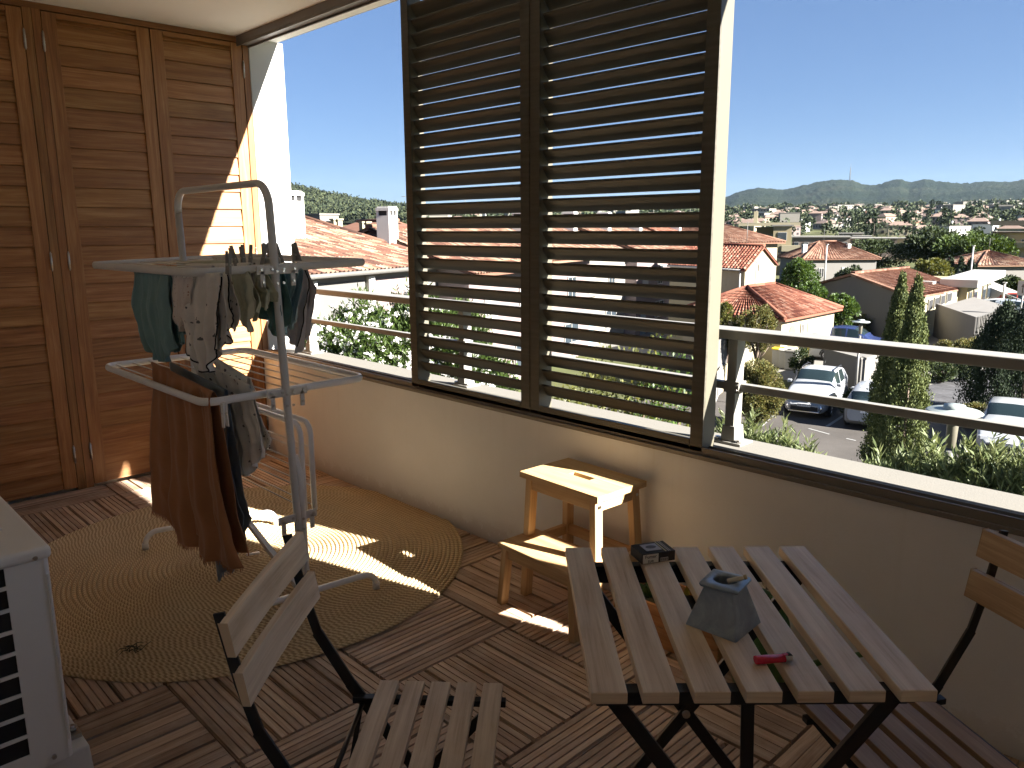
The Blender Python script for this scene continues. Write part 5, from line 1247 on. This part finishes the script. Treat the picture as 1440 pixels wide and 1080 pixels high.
m=MB(); m.bar(PL-ow+Z*.1,PA-ow+Z*.1,.35,.16); m.bar(PA-ow+Z*.1,PR-ow+Z*.1,.35,.16); m.bar(PA-ow+Z*.2,RB-ow+Z*.2,.3,.2); m.bar(PR-ow+Z*.02,EB-ow+Z*.02,.12,.12); obj('verge_tiles',m,'tile_or',ro)
sk=far(1303,399,68); m=MB(); m.box(sk-ow+Z*.1,(1.1,.7,.2)); obj('skylight',m,'shut_w',ro)
d=(EB-PR); d.z=0; L=d.length; d.normalize(); R=Matrix((d,Vector((-d.y,d.x,0)),Z)).transposed()
for px0,px1 in ((1307,1312),(1315,1321),(1323.5,1329),(1332,1338)):
    # station along the side wall
    def sta(px):
        dd=far(px,400,50)-Vector(CAM.tolist()); det=dd.x*(-d.y)+dd.y*d.x; w=Vector((PR.x-CAM[0],PR.y-CAM[1],0)); k=(w.x*(-d.y)+w.y*d.x)/det; return (Vector((CAM[0]+dd.x*k,CAM[1]+dd.y*k,0))-Vector((PR.x,PR.y,0))).dot(d)
    s0_,s1_=sta(px0),sta(px1); cc=Vector((PR.x,PR.y,0))+d*(s0_+s1_)/2+Vector((d.y,-d.x,0))*.05; m=MB(); m.box((cc.x-ow.x,cc.y-ow.y,PR.z+.1-.75*1-ow.z-0.1),(s1_-s0_,.1,.75),R); x=obj('window',m,'shut_w',Wt)
    m=MB(); m.box((cc.x-ow.x+d.y*.06,cc.y-ow.y-d.x*.06,PR.z-.75-ow.z),(s1_-s0_-.15,.04,.6),R); obj('pane',m,'darkgap',x)
# white wing with canopy
a=far(1361,404,70); b=far(1396,399,84); d=b-a; d.z=0; L=d.length; ang=math.atan2(d.y,d.x)
t=thing('white_wing','cream flat roofed wing with tall windows and projecting white canopy','building',(a.x,a.y,-6),ang)
H_=a.z+6
m=MB(); m.box((L/2,3.5,H_/2),(L,7,H_)); obj('wall',m,'cream',t)
m=MB(); m.box((L/2+.8,.6,H_+.3),(L+2.4,2.6,.6)); obj('canopy',m,'shut_w',t,bevel=.02)
for k,(u0,u1) in enumerate(((.04,.14),(.20,.34),(.55,.68),(.74,.88))):
    m=MB(); m.box((L*(u0+u1)/2,-.03,H_*.62),(L*(u1-u0),.08,H_*.5)); x=obj('window',m,'bronze_side',t); m=MB(); m.box((L*(u0+u1)/2,-.08,H_*.62),(L*(u1-u0)-.2,.04,H_*.5-.2)); obj('pane',m,'glass',x)
p=far(1405,420,82); m=MB(); m.prism([(0,0),(3.4,0),(3.4,.9),(0,2.2)],(p.x-1.5,p.y,-6),(1,0,0),(0,0,1),(0,1,0),3.5); tag(obj('white_lean_to',m,'shut_w'),'small white sloping lean-to beside the cream wing','shed')
# walled yard
a=far(1317,441,60); b=far(1375,446,52); c=far(1426,432,62); 
t=thing('walled_yard','grey walled yard with corrugated screen in front of the cream wing','wall',(b.x,b.y,-6)); ob=Vector(t.location)
def wall(part,p,q,z0,z1,mat,th=.2):
    p=Vector(p)-ob;q=Vector(q)-ob; m=MB(); d=Vector((q.x-p.x,q.y-p.y,0)); L=d.length; d.normalize(); R=Matrix((d,Vector((-d.y,d.x,0)),Z)).transposed()
    m.box(((p.x+q.x)/2,(p.y+q.y)/2,(z0+z1)/2),(L,th,z1-z0),R); return obj(part,m,mat,t)
wall('front_wall',a,b,0,b.z+6,'greyl'); wall('base_wall',b,c,0,.95,'cream2',.25); wall('screen',b,c,.95,b.z+6,'gutter',.06)
for k in range(26):
    q=b.lerp(c,(k+.5)/26)-ob; m=MB(); m.box((q.x+.06,q.y-.03,1.0+(b.z+5)/2),(.06,.06,b.z+5)); obj('screen_rib',m,'greyl',t)
m=MB(); bb=[a-ob,b-ob,c-ob,c-ob+(a-b)]; m.v=[(v.x,v.y,b.z+5.75) for v in bb]; m.face((0,1,2,3)); obj('yard_roof',m,'flatroof',t)
# bin enclosure of grey block
a,b,c=G(1158,540),G(1210,557),G(1246,541); 
t=thing('bin_enclosure','low grey block enclosure with pale coping behind the white crossover car','enclosure',(b.x,b.y,-6)); ob=Vector(t.location)
hh=1.65
for p,q in ((a,b),(b,c),(c,c+(a-b)),(a,a+(c-b))): wall('wall',p,q,0,hh,'greyl',.18)
m=MB(); bb=[a-ob,b-ob,c-ob,c-ob+(a-b)]; m.v=[(v.x,v.y,hh+.02) for v in bb]; m.face((0,1,2,3)); obj('slab',m,'flatroof',t)
for p,q in ((a,b),(b,c)): 
    p=p-ob;q=q-ob; m=MB(); m.bar((p.x,p.y,hh+.04),(q.x,q.y,hh+.04),.26,.08); obj('coping',m,'concrete',t)
# low garden walls and gates by the cream house
a,b=G(1002,560),G(1062,512); t=thing('garden_wall','low lit ochre garden wall behind the railing post','wall',(a.x,a.y,-6)); ob=Vector(t.location); wall('wall',a,b,0,1.2,'cream2',.2); wall('upper_screen',a,b,1.2,2.5,'grey',.08)
c=G(1072,503); wall('blue_gate',b,c,0,2.1,'bluedoor',.08); d2=G(1092,500); wall('gate_pillar',c,d2,0,1.9,'cream2',.22)
def bin_(label,p,ang,lid):
    t=thing('wheelie_bin',label,'bin',p,ang,'wheeled bins by the garden wall')
    m=MB(); m.box((0,0,.5),(.50,.60,.92),taper=(1.12,1.12)); obj('body',m,'plasticg',t,bevel=.02); m=MB(); m.box((0,0,1.02),(.60,.72,.07)); m.box((0,-.36,1.0),(.4,.06,.05)); obj('lid',m,lid,t,bevel=.015)
    for s in (-1,1): m=MB(); m.tube([(s*.22,.28,.1),(s*.28,.28,.1)],.1,14); obj('wheel',m,'tyre',t)
for k,(px,py,l,lab) in enumerate(((1094,516,'yellow','yellow lidded bin nearest the cream gate pillar'),(1104,518,'plasticw','pale lidded bin between the yellow lidded bin and the end post'),(1112,520,'gutter','grey lidded bin, last of three beside the small hedge'),(1006,545,'yellow','yellow lidded bin seen behind the right railing post'))):
    g=G(px,py); bin_(lab,g,.2,l)
# yellow sack by annexe
g=G(1133,480,-5.0); m=MB(); m.lathe([(0,0),(.3,.05),(.34,.5),(.22,.9),(.08,1.0),(0,1.0)],n=14); o=obj('yellow_sack',m,'yellow'); o.location=(g.x,g.y,-6); o.scale=(1,1,1.3); tag(o,'yellow sack standing before the annexe garage door','sack')
# white metal fence at left behind post
a,b=G(1000,585),G(1016,545); t=thing('metal_fence','white metal bar fence panel behind the right railing post','fence',(a.x,a.y,-6)); ob=Vector(t.location)
wall('top_rail',a,b,1.25,1.30,'shut_w',.04); wall('bottom_rail',a,b,.15,.2,'shut_w',.04)
for k in range(16): q=a.lerp(b,(k+.5)/16)-ob; m=MB(); m.box((q.x,q.y,.7),(.03,.03,1.1)); obj('bar',m,'shut_w',t)
# ================================================================ STREET LAMPS, POLES
def lamp(label,px,py,D,big=True):
    p=far(px,py,D); t=thing('street_lamp',label,'lamp',(p.x,p.y,-6),0,'disc topped car park lamps'); h=p.z+6
    m=MB(); m.tube([(0,0,0),(0,0,h-.55)],[.055,.045],12); obj('pole',m,'gutter',t)
    m=MB(); m.lathe([(.045,h-.50),(.060,h-.46),(.070,h-.16),(.06,h-.12),(.02,h-.12),(.02,h-.02),(0,h-.02)],n=20); obj('lantern',m,'bronze_side',t)
    m=MB(); m.lathe([(0,h+.03),(.13,h+.03),(.15,h+.015),(.31,h+.0),(.335,h-.02),(.31,h-.035),(0,h-.03)],n=32); obj('disc_shade',m,'lampdisc',t)
    m=MB(); m.lathe([(0,h+.075),(.125,h+.07),(.135,h+.03)],n=20); obj('cap',m,'lampdisc',t)
lamp('disc topped lamp nearest the balcony, its pale disc above the oleanders',1342,577,11.3); lamp('disc topped lamp beside the grey bin enclosure',1211,452,33)
for px,y0,y1,D,lab in ((1163,344,388,100,'tall white pole in front of the orange hip roofed house'),(1413,398,416,80,'grey post beside the white lean-to'),(1369,346,372,101,'grey pole in front of the umbrella pine')):
    a=far(px,y0,D); m=MB(); m.tube([(0,0,0),(0,0,a.z+6)],[.12,.09],8); m.box((0,0,a.z+6.03),(.3,.3,.08)); o=obj('pole',m,'shut_w'); o.location=(a.x,a.y,-6); tag(o,lab,'pole')
a=far(1437,412,58); t=thing('sign_post','white square road sign with dark arrow on a slanted post at the right edge','sign',(a.x,a.y,-6),-.5); h=a.z+6
m=MB(); m.tube([(0,0,0),(0.1,0,h+.5)],.05,8); obj('post',m,'gutter',t); m=MB(); m.box((.1,-.06,h+.3),(.75,.03,.9)); pn=obj('panel',m,'shut_w',t); m=MB(); m.box((.1,-.08,h+.2),(.07,.01,.4)); m.prism([(-.12,0),(.12,0),(0,.2)],(.1,-.085,h+.38),(1,0,0),(0,0,1),(0,1,0),.01); obj('arrow',m,'black',pn)
# ================================================================ CARS
def car(label,loc,ang,paintm,kind='hatch',L=4.2,Wd=1.8,H=1.48,plate=None,group='parked cars',rear=False):
    t=thing('parked_car',label,'car',loc,ang,group)
    suv=kind=='suv'; gc=.22 if suv else .15
    belt=.98*H/1.48*(1.02 if suv else 1); hood=.74*H/1.48*(1.08 if suv else 1.02)
    # stations: x from front (+L/2) to rear, bottom z, belt z, roof z, half width belt, half width roof
    h2=L/2
    S=[(h2,.32,.50,None,.62),(h2-.05,.24,.62,None,.80),(h2-.20,gc,hood-.06,None,.88),(h2-.55,gc,hood+.05,None,.93),(h2-.95,gc,hood+.12,None,.965),(h2-1.22,gc,belt-.06,None,.98),
       (h2-1.45,gc,belt,belt+.16,.99),(h2-1.75,gc,belt,H-.14,1),(h2-2.0,gc,belt,H-.03,1),(h2-2.4,gc,belt,H,1),(h2-2.48,gc,belt,H,1),(h2-2.95,gc,belt+.02,H-.01,1),(h2-3.25,gc,belt+.04,H-.05,1),(h2-3.32,gc,belt+.04,H-.06,1),
       (h2-3.72 if not suv else h2-3.75,gc,belt+.06,H-.13,.985),(-h2+.30,.2,belt+.05,H-.25 if suv else H-.30,.96),(-h2+.10,.26,belt-.02,belt+.10,.90),(-h2,.34,belt-.18,None,.80)]
    w=Wd/2; P=[]; rows=[]
    for (x,zb,zl,zr,k) in S:
        wb=w*k
        if zr is None: zr=zl+.015; wt=wb*.86; top=zl+.04
        else: wt=wb*(.74 if not suv else .78); top=zr+.03
        half=[(0,zb),(wb*.86,zb),(wb*.97,zb+.10),(wb*1.0,(zb+zl)/2),(wb*.985,zl-.08),(wb*.95,zl),(wt+ (wb*.95-wt)*.12,zr-.04 if zr>zl+.05 else zr),(wt*.93,zr+.012),(wt*.5,top),(0,top+.008)]
        rows.append(half)
        P.append([(x,-y,z) for y,z in half]+[(x,y,z) for y,z in half[::-1][1:]])
    nvv=len(P[0])
    body=MB(); GL={k:MB() for k in ('windscreen','rear_window','sl','sr','sl2','sr2')}
    for p in P:
        for q in p:
            body.v.append(q)
            for gm in GL.values(): gm.v.append(tuple(q))
    for i in range(len(P)-1):
        for j in range(nvv-1):
            f=(i*nvv+j,(i+1)*nvv+j,(i+1)*nvv+j+1,i*nvv+j+1)
            jj=min(j,nvv-2-j)  # 0..8
            g=False
            if jj==5 and 7<=i<=13 and i not in (9,12,13): g=True        # side windows (between belt and roof edge)
            if jj==5 and i==6: g=True
            if jj in (6,7,8) and i in (6,7): g=True                     # windscreen
            if jj==5 and i in (6,): g=False
            if jj in (6,7,8) and i in (14,15): g=True                   # rear window
            if not g: body.face(f,None,0,True)
            elif jj==5: GL[('sl' if j<nvv/2 else 'sr')+('2' if i>9 else '')].face(f,None,0,True)
            else: GL['windscreen' if i<9 else 'rear_window'].face(f,None,0,True)
    body.face([j for j in range(nvv)][::-1],None,0,False); e=(len(P)-1)*nvv; body.face([e+j for j in range(nvv)],None,0,False)
    obj('body',body,paintm,t)
    for k_,gm in GL.items(): obj(k_ if len(k_)>3 else 'side_window',gm,'carglass',t)
    ax_=[h2-.82,-h2+.78]; r=.34 if suv else .315
    for x in ax_:
        for s in (-1,1):
            m=MB(); y=s*(w-.10); m.lathe([(.0,-.10),(r*.9,-.11),(r,-.08),(r,.08),(r*.9,.11),(r*.62,.10),(r*.60,.05),(0,.05)],(x,y,r),26,ax=1) if s>0 else m.lathe([(.0,.10),(r*.9,.11),(r,.08),(r,-.08),(r*.9,-.11),(r*.62,-.10),(r*.60,-.05),(0,-.05)],(x,y,r),26,ax=1)
            tt=obj('wheel',m,'tyre',t)
            m=MB(); m.lathe([(0,.02*s+.05*s),(r*.12,.075*s)],(x,y,r),10,ax=1)
            for k in range(5):
                a=2*PI*k/5; m.box((x+math.cos(a)*r*.32,y+s*.075,r+math.sin(a)*r*.32),(r*.58,.03,.07),Matrix.Rotation(-a,3,'Y'))
            m.tube([(x+math.cos(a)*r*.60,y+s*.07,r+math.sin(a)*r*.60) for a in [2*PI*k/20 for k in range(20)]],.022,6,closed=True); obj('rim',m,'chrome',tt)
            m=MB(); m.tube([(x+math.cos(a)*(r+.05),s*(w-.015),r+math.sin(a)*(r+.05)) for a in [PI*(k/14) for k in range(15)]],.038 if suv else .03,6,fl=1.0); obj('wheel_arch',m,'tyre' if suv else 'darkgap',t)
    for s in (-1,1):
        m=MB(); m.box((h2-.14,s*w*.64,hood-.10),(.16,.34,.15),rotz(-s*.35)); obj('headlight',m,'headl',t,bevel=.03)
        m=MB(); m.box((-h2+.10,s*w*.74,belt-.12),(.12,.26,.20),rotz(s*.35)); obj('tail_light',m,'lampred',t,bevel=.03)
        m=MB(); m.box((h2-1.52,s*(w+.07),belt+.06),(.13,.20,.14)); obj('mirror',m,paintm,t,bevel=.04)
        for x in (h2-1.9,h2-2.9): m=MB(); m.box((x,s*w*1.0,belt-.16),(.16,.03,.03)); obj('door_handle',m,paintm,t)
        if suv: m=MB(); m.tube([(h2-2.0,s*w*.70,H+.0),(h2-2.2,s*w*.72,H+.06),(h2-3.3,s*w*.72,H+.05),(h2-3.6,s*w*.70,H-.03)],.02,6); obj('roof_rail',m,'black',t)
        if suv: m=MB(); m.lathe([(0,.0),(.12,.0),(.13,-.02)],(h2-.02,s*w*.62,.42),16,ax=0); obj('fog_light',m,'chrome',t)
    m=MB(); m.box((h2-.015,0,.40),(.07,w*1.15,.16)); obj('lower_grille',m,'darkgap',t,bevel=.02)
    m=MB(); m.box((h2-.10,0,hood-.13),(.10,w*.95,.10)); g=obj('grille',m,'darkgap',t,bevel=.02)
    m=MB(); m.lathe([(0,.0),(.065,.0),(.07,-.02),(.0,-.03)],(h2-.03,0,hood-.10),18,ax=0); obj('badge',m,'chrome',t)
    if suv: m=MB(); m.box((h2-.0,0,.27),(.10,w*1.3,.07)); obj('skid_plate',m,'chrome',t,bevel=.02); m=MB(); m.box((h2-.06,0,hood-.10),(.05,w*.85,.025)); obj('grille_bar',m,'chrome',t)
    for fr in (1,-1):
        m=MB(); m.box((fr*(h2+.025) if fr>0 else -h2-.01,0,.52 if fr>0 else .72),(.02,.50,.11)); pl=obj('number_plate',m,'plate',t)
        if plate and fr>0: text_mesh('lettering',plate,.10,'black',pl,Matrix.Translation((h2+.037,0,.485))@Matrix.Rotation(PI/2,4,'Z')@Matrix.Rotation(PI/2,4,'X'),align='CENTER')
    m=MB(); m.tube([(-h2+.95,0,H+.01),(-h2+.78,0,H+.22)],.008,5); obj('aerial',m,'black',t)
    return t
hd=math.atan2(-.975,.22)
f=Vector((math.cos(hd),math.sin(hd),0))
p=(G(1098,583)+G(1162,593))/2-f*2.12; car('white crossover car parked nose towards the balcony beside the reddish shrub',(p.x,p.y,-5.99),hd,'carwhite','suv',4.28,1.78,1.62,'DX 374 GS')
hd2=hd+PI; f2=Vector((math.cos(hd2),math.sin(hd2),0)); p=(G(1186,602)+G(1251,612))/2+f2*2.05; car('white hatchback seen from behind, partly hidden by the tall cypress pair',(p.x,p.y,-5.99),hd2,'carwhite','hatch',4.1,1.76,1.50)
p=G(1414,648)-f*2.1; car('white hatchback parked nose towards the balcony at the right edge',(p.x,p.y,-5.99),hd-.04,'carwhite','hatch',4.25,1.79,1.47,'EY 357 PL')
p=far(1172,641,19.3); car('pale blue grey car just below the parapet, only its roof in view',(p.x+.2,p.y,-5.99),hd,'carsilver','hatch',4.2,1.76,1.47)
g=G(1159,508); d3=math.atan2(-.15,1); car('white car parked sideways behind the handrail by the small hedge',(g.x-1.25,g.y+.75,-5.98),.12,'carwhite','hatch',4.1,1.75,1.45)
g=G(1203,496); car('dark blue car parked before the annexe garage, roof above the handrail',(g.x-.2,g.y,-5.98),.18,'carblue','hatch',4.4,1.78,1.50)
for px,py,c_,lab,a_ in ((1414,446,'carwhite','far white car in the street beyond the walled yard',.2),(1436,436,'carred','far red car in the street at the right edge',.2),(1432,448,'carsilver','far pale car in the street in front of the red one',.2)):
    g=G(px,py); car(lab,(g.x,g.y,-5.98),a_,c_,'hatch',4.1,1.75,1.45)
# ================================================================ FAR TOWN
protos={}
def farhouse(kind):
    w,d,h,wall,roof=kind; m=MB()
    m.box((0,0,h/2),(w,d,h)); k=len(m.v); r=1.0+w*.10
    if roof=='flat': m.box((0,0,h+.15),(w+.3,d+.3,.3),None,1)
    else:
        m.v+=[(-w/2-.4,-d/2-.4,h),(w/2+.4,-d/2-.4,h),(w/2+.4,d/2+.4,h),(-w/2-.4,d/2+.4,h),(-w/2+w*.22,0,h+r),(w/2-w*.22,0,h+r)]
        for f in ((0,1,5,4),(2,3,4,5),(1,2,5),(3,0,4)): m.face([k+i for i in f],None,1)
    for i in range(int(w/3)):
        for zz in ([h-1.5] if h<4 else [h-1.5,h-4.2]):
            m.box((-w/2+1.5+i*3,-d/2-.02,zz),(1.1,.08,1.3),None,2); m.box((-w/2+1.5+i*3,d/2+.02,zz),(1.1,.08,1.3),None,2)
    m.box((w*.2,.8,h+r*.8),(.6,.6,1.0))
    me=obj('proto',m,[wall,'concrete' if roof=='flat' else roof,'darkgap']); COL.objects.unlink(me); return me
kinds=[(10,8,5.6,'cream2','tile_pale'),(12,9,3.2,'white2','tile_pale'),(9,8,5.8,'pink','tile_pale'),(14,9,6,'whitewall','flat'),(11,9,3.4,'cream','tile_or'),(18,10,8.5,'white2','flat')]
MAT['tile_pale']=paint('faded_tiles',(0.147,0.1015,0.0805),.9,.15,.3)
names=['cream far house with faded tile roof in the town','white low far house with orange roof in the town','pinkish far house with faded tile roof in the town','white flat roofed far building in the town','ochre low far house with orange roof in the town','larger white flat roofed far block in the town']
grp=['cream far houses','white far bungalows','pinkish far houses','white flat far buildings','ochre far bungalows','white far blocks']
P=[farhouse(k) for k in kinds]; rd=random.Random(5); cnt=0; placed=[]
for k in range(1500):
    if cnt>=270: break
    px=rd.uniform(560,1475) if rd.random()<.3 else rd.uniform(1005,1475); D=285+rd.random()**.75*760
    p=far(px,300,D)
    if any((p.x-q[0])**2+(p.y-q[1])**2<15**2 for q in placed): continue
    placed.append((p.x,p.y)); i=rd.choices(range(6),[5,5,3,3,2,2])[0]; o=P[i].copy(); COL.objects.link(o); o.name='town_house'; o.location=(p.x,p.y,tz(D)-.1); o.rotation_euler=(0,0,rd.uniform(0,PI)); sc_=rd.uniform(.7,1.0); o.scale=(sc_,sc_,sc_*.9); tag(o,names[i],'house',grp[i]+' of the town'); cnt+=1
for k,(px,py,D) in enumerate(((487,290,930),(497,294,900),(506,293,910),(516,296,880),(528,298,870),(434,289,800))):
    p=far(px,py,D); o=P[k%3].copy(); COL.objects.link(o); o.name='hill_house'; o.location=(p.x,p.y,p.z-6); o.rotation_euler=(0,0,k*.7); o.scale=(1.25,1.25,1.25); tag(o,'small house among the pines on the left hill','house','small houses on the left hill')
# trees scattered through the town read as one mass
parts=[]
for k in range(600):
    px=rd.uniform(540,1480); D=205+rd.random()**.75*900; p=far(px,300,D); n=230 if D<500 else 120; w=rd.uniform(4,9); h=rd.uniform(4,8)
    g,dn=crown_pts(n,w/2,w/2,h/2,'round',9); g+=np.array([p.x,p.y,tz(D)+h*.5]); s=.0017*D; V,F=leaf_arrays(g,dn+RNG.normal(size=(n,3))*.5,np.full(n,s*1.7),np.full(n,s*1.3)); parts.append((V,F))
V,F=merge(parts); o=np_mesh('town_trees',V,F,'leaf_far'); tag(o,'dark green trees scattered among the roofs of the distant town','trees',kind='stuff')
# low planting under the oleanders
n=26000; X_=RNG.uniform(-9,9,n); Y_=RNG.uniform(3.2,8.0,n); Pn=np.stack([X_,Y_,np.full(n,-5.98)],1); V,F=leaf_arrays(Pn,RNG.normal(size=(n,3))*.5+np.array([0,0,.9]),RNG.uniform(.15,.4,n),RNG.uniform(.03,.08,n)); o=np_mesh('ground_cover',V,F,'leaf_ol2'); tag(o,'low green ground cover under the oleanders','ground cover',kind='stuff')
# haze
if HAZE>0:
    m=MB(); m.box((0,0,0),(11000,11000,460)); hz=obj('haze',m,[]); hz.location=(-1500,2500,-8+230-.5+0); hz['kind']='stuff'; tag(hz,'thin blue summer haze over the town and hills','haze',kind='stuff')
    hm=bpy.data.materials.new('haze'); hm.use_nodes=True; nt=hm.node_tree; nt.nodes.remove(nt.nodes['Principled BSDF']); pv=nt.nodes.new('ShaderNodeVolumePrincipled'); pv.inputs['Color'].default_value=(.55,.74,1,1); pv.inputs['Density'].default_value=HAZE; pv.inputs['Anisotropy'].default_value=.2
    nt.links.new(pv.outputs[0],nt.nodes['Material Output'].inputs['Volume']); hz.data.materials.clear(); hz.data.materials.append(hm)
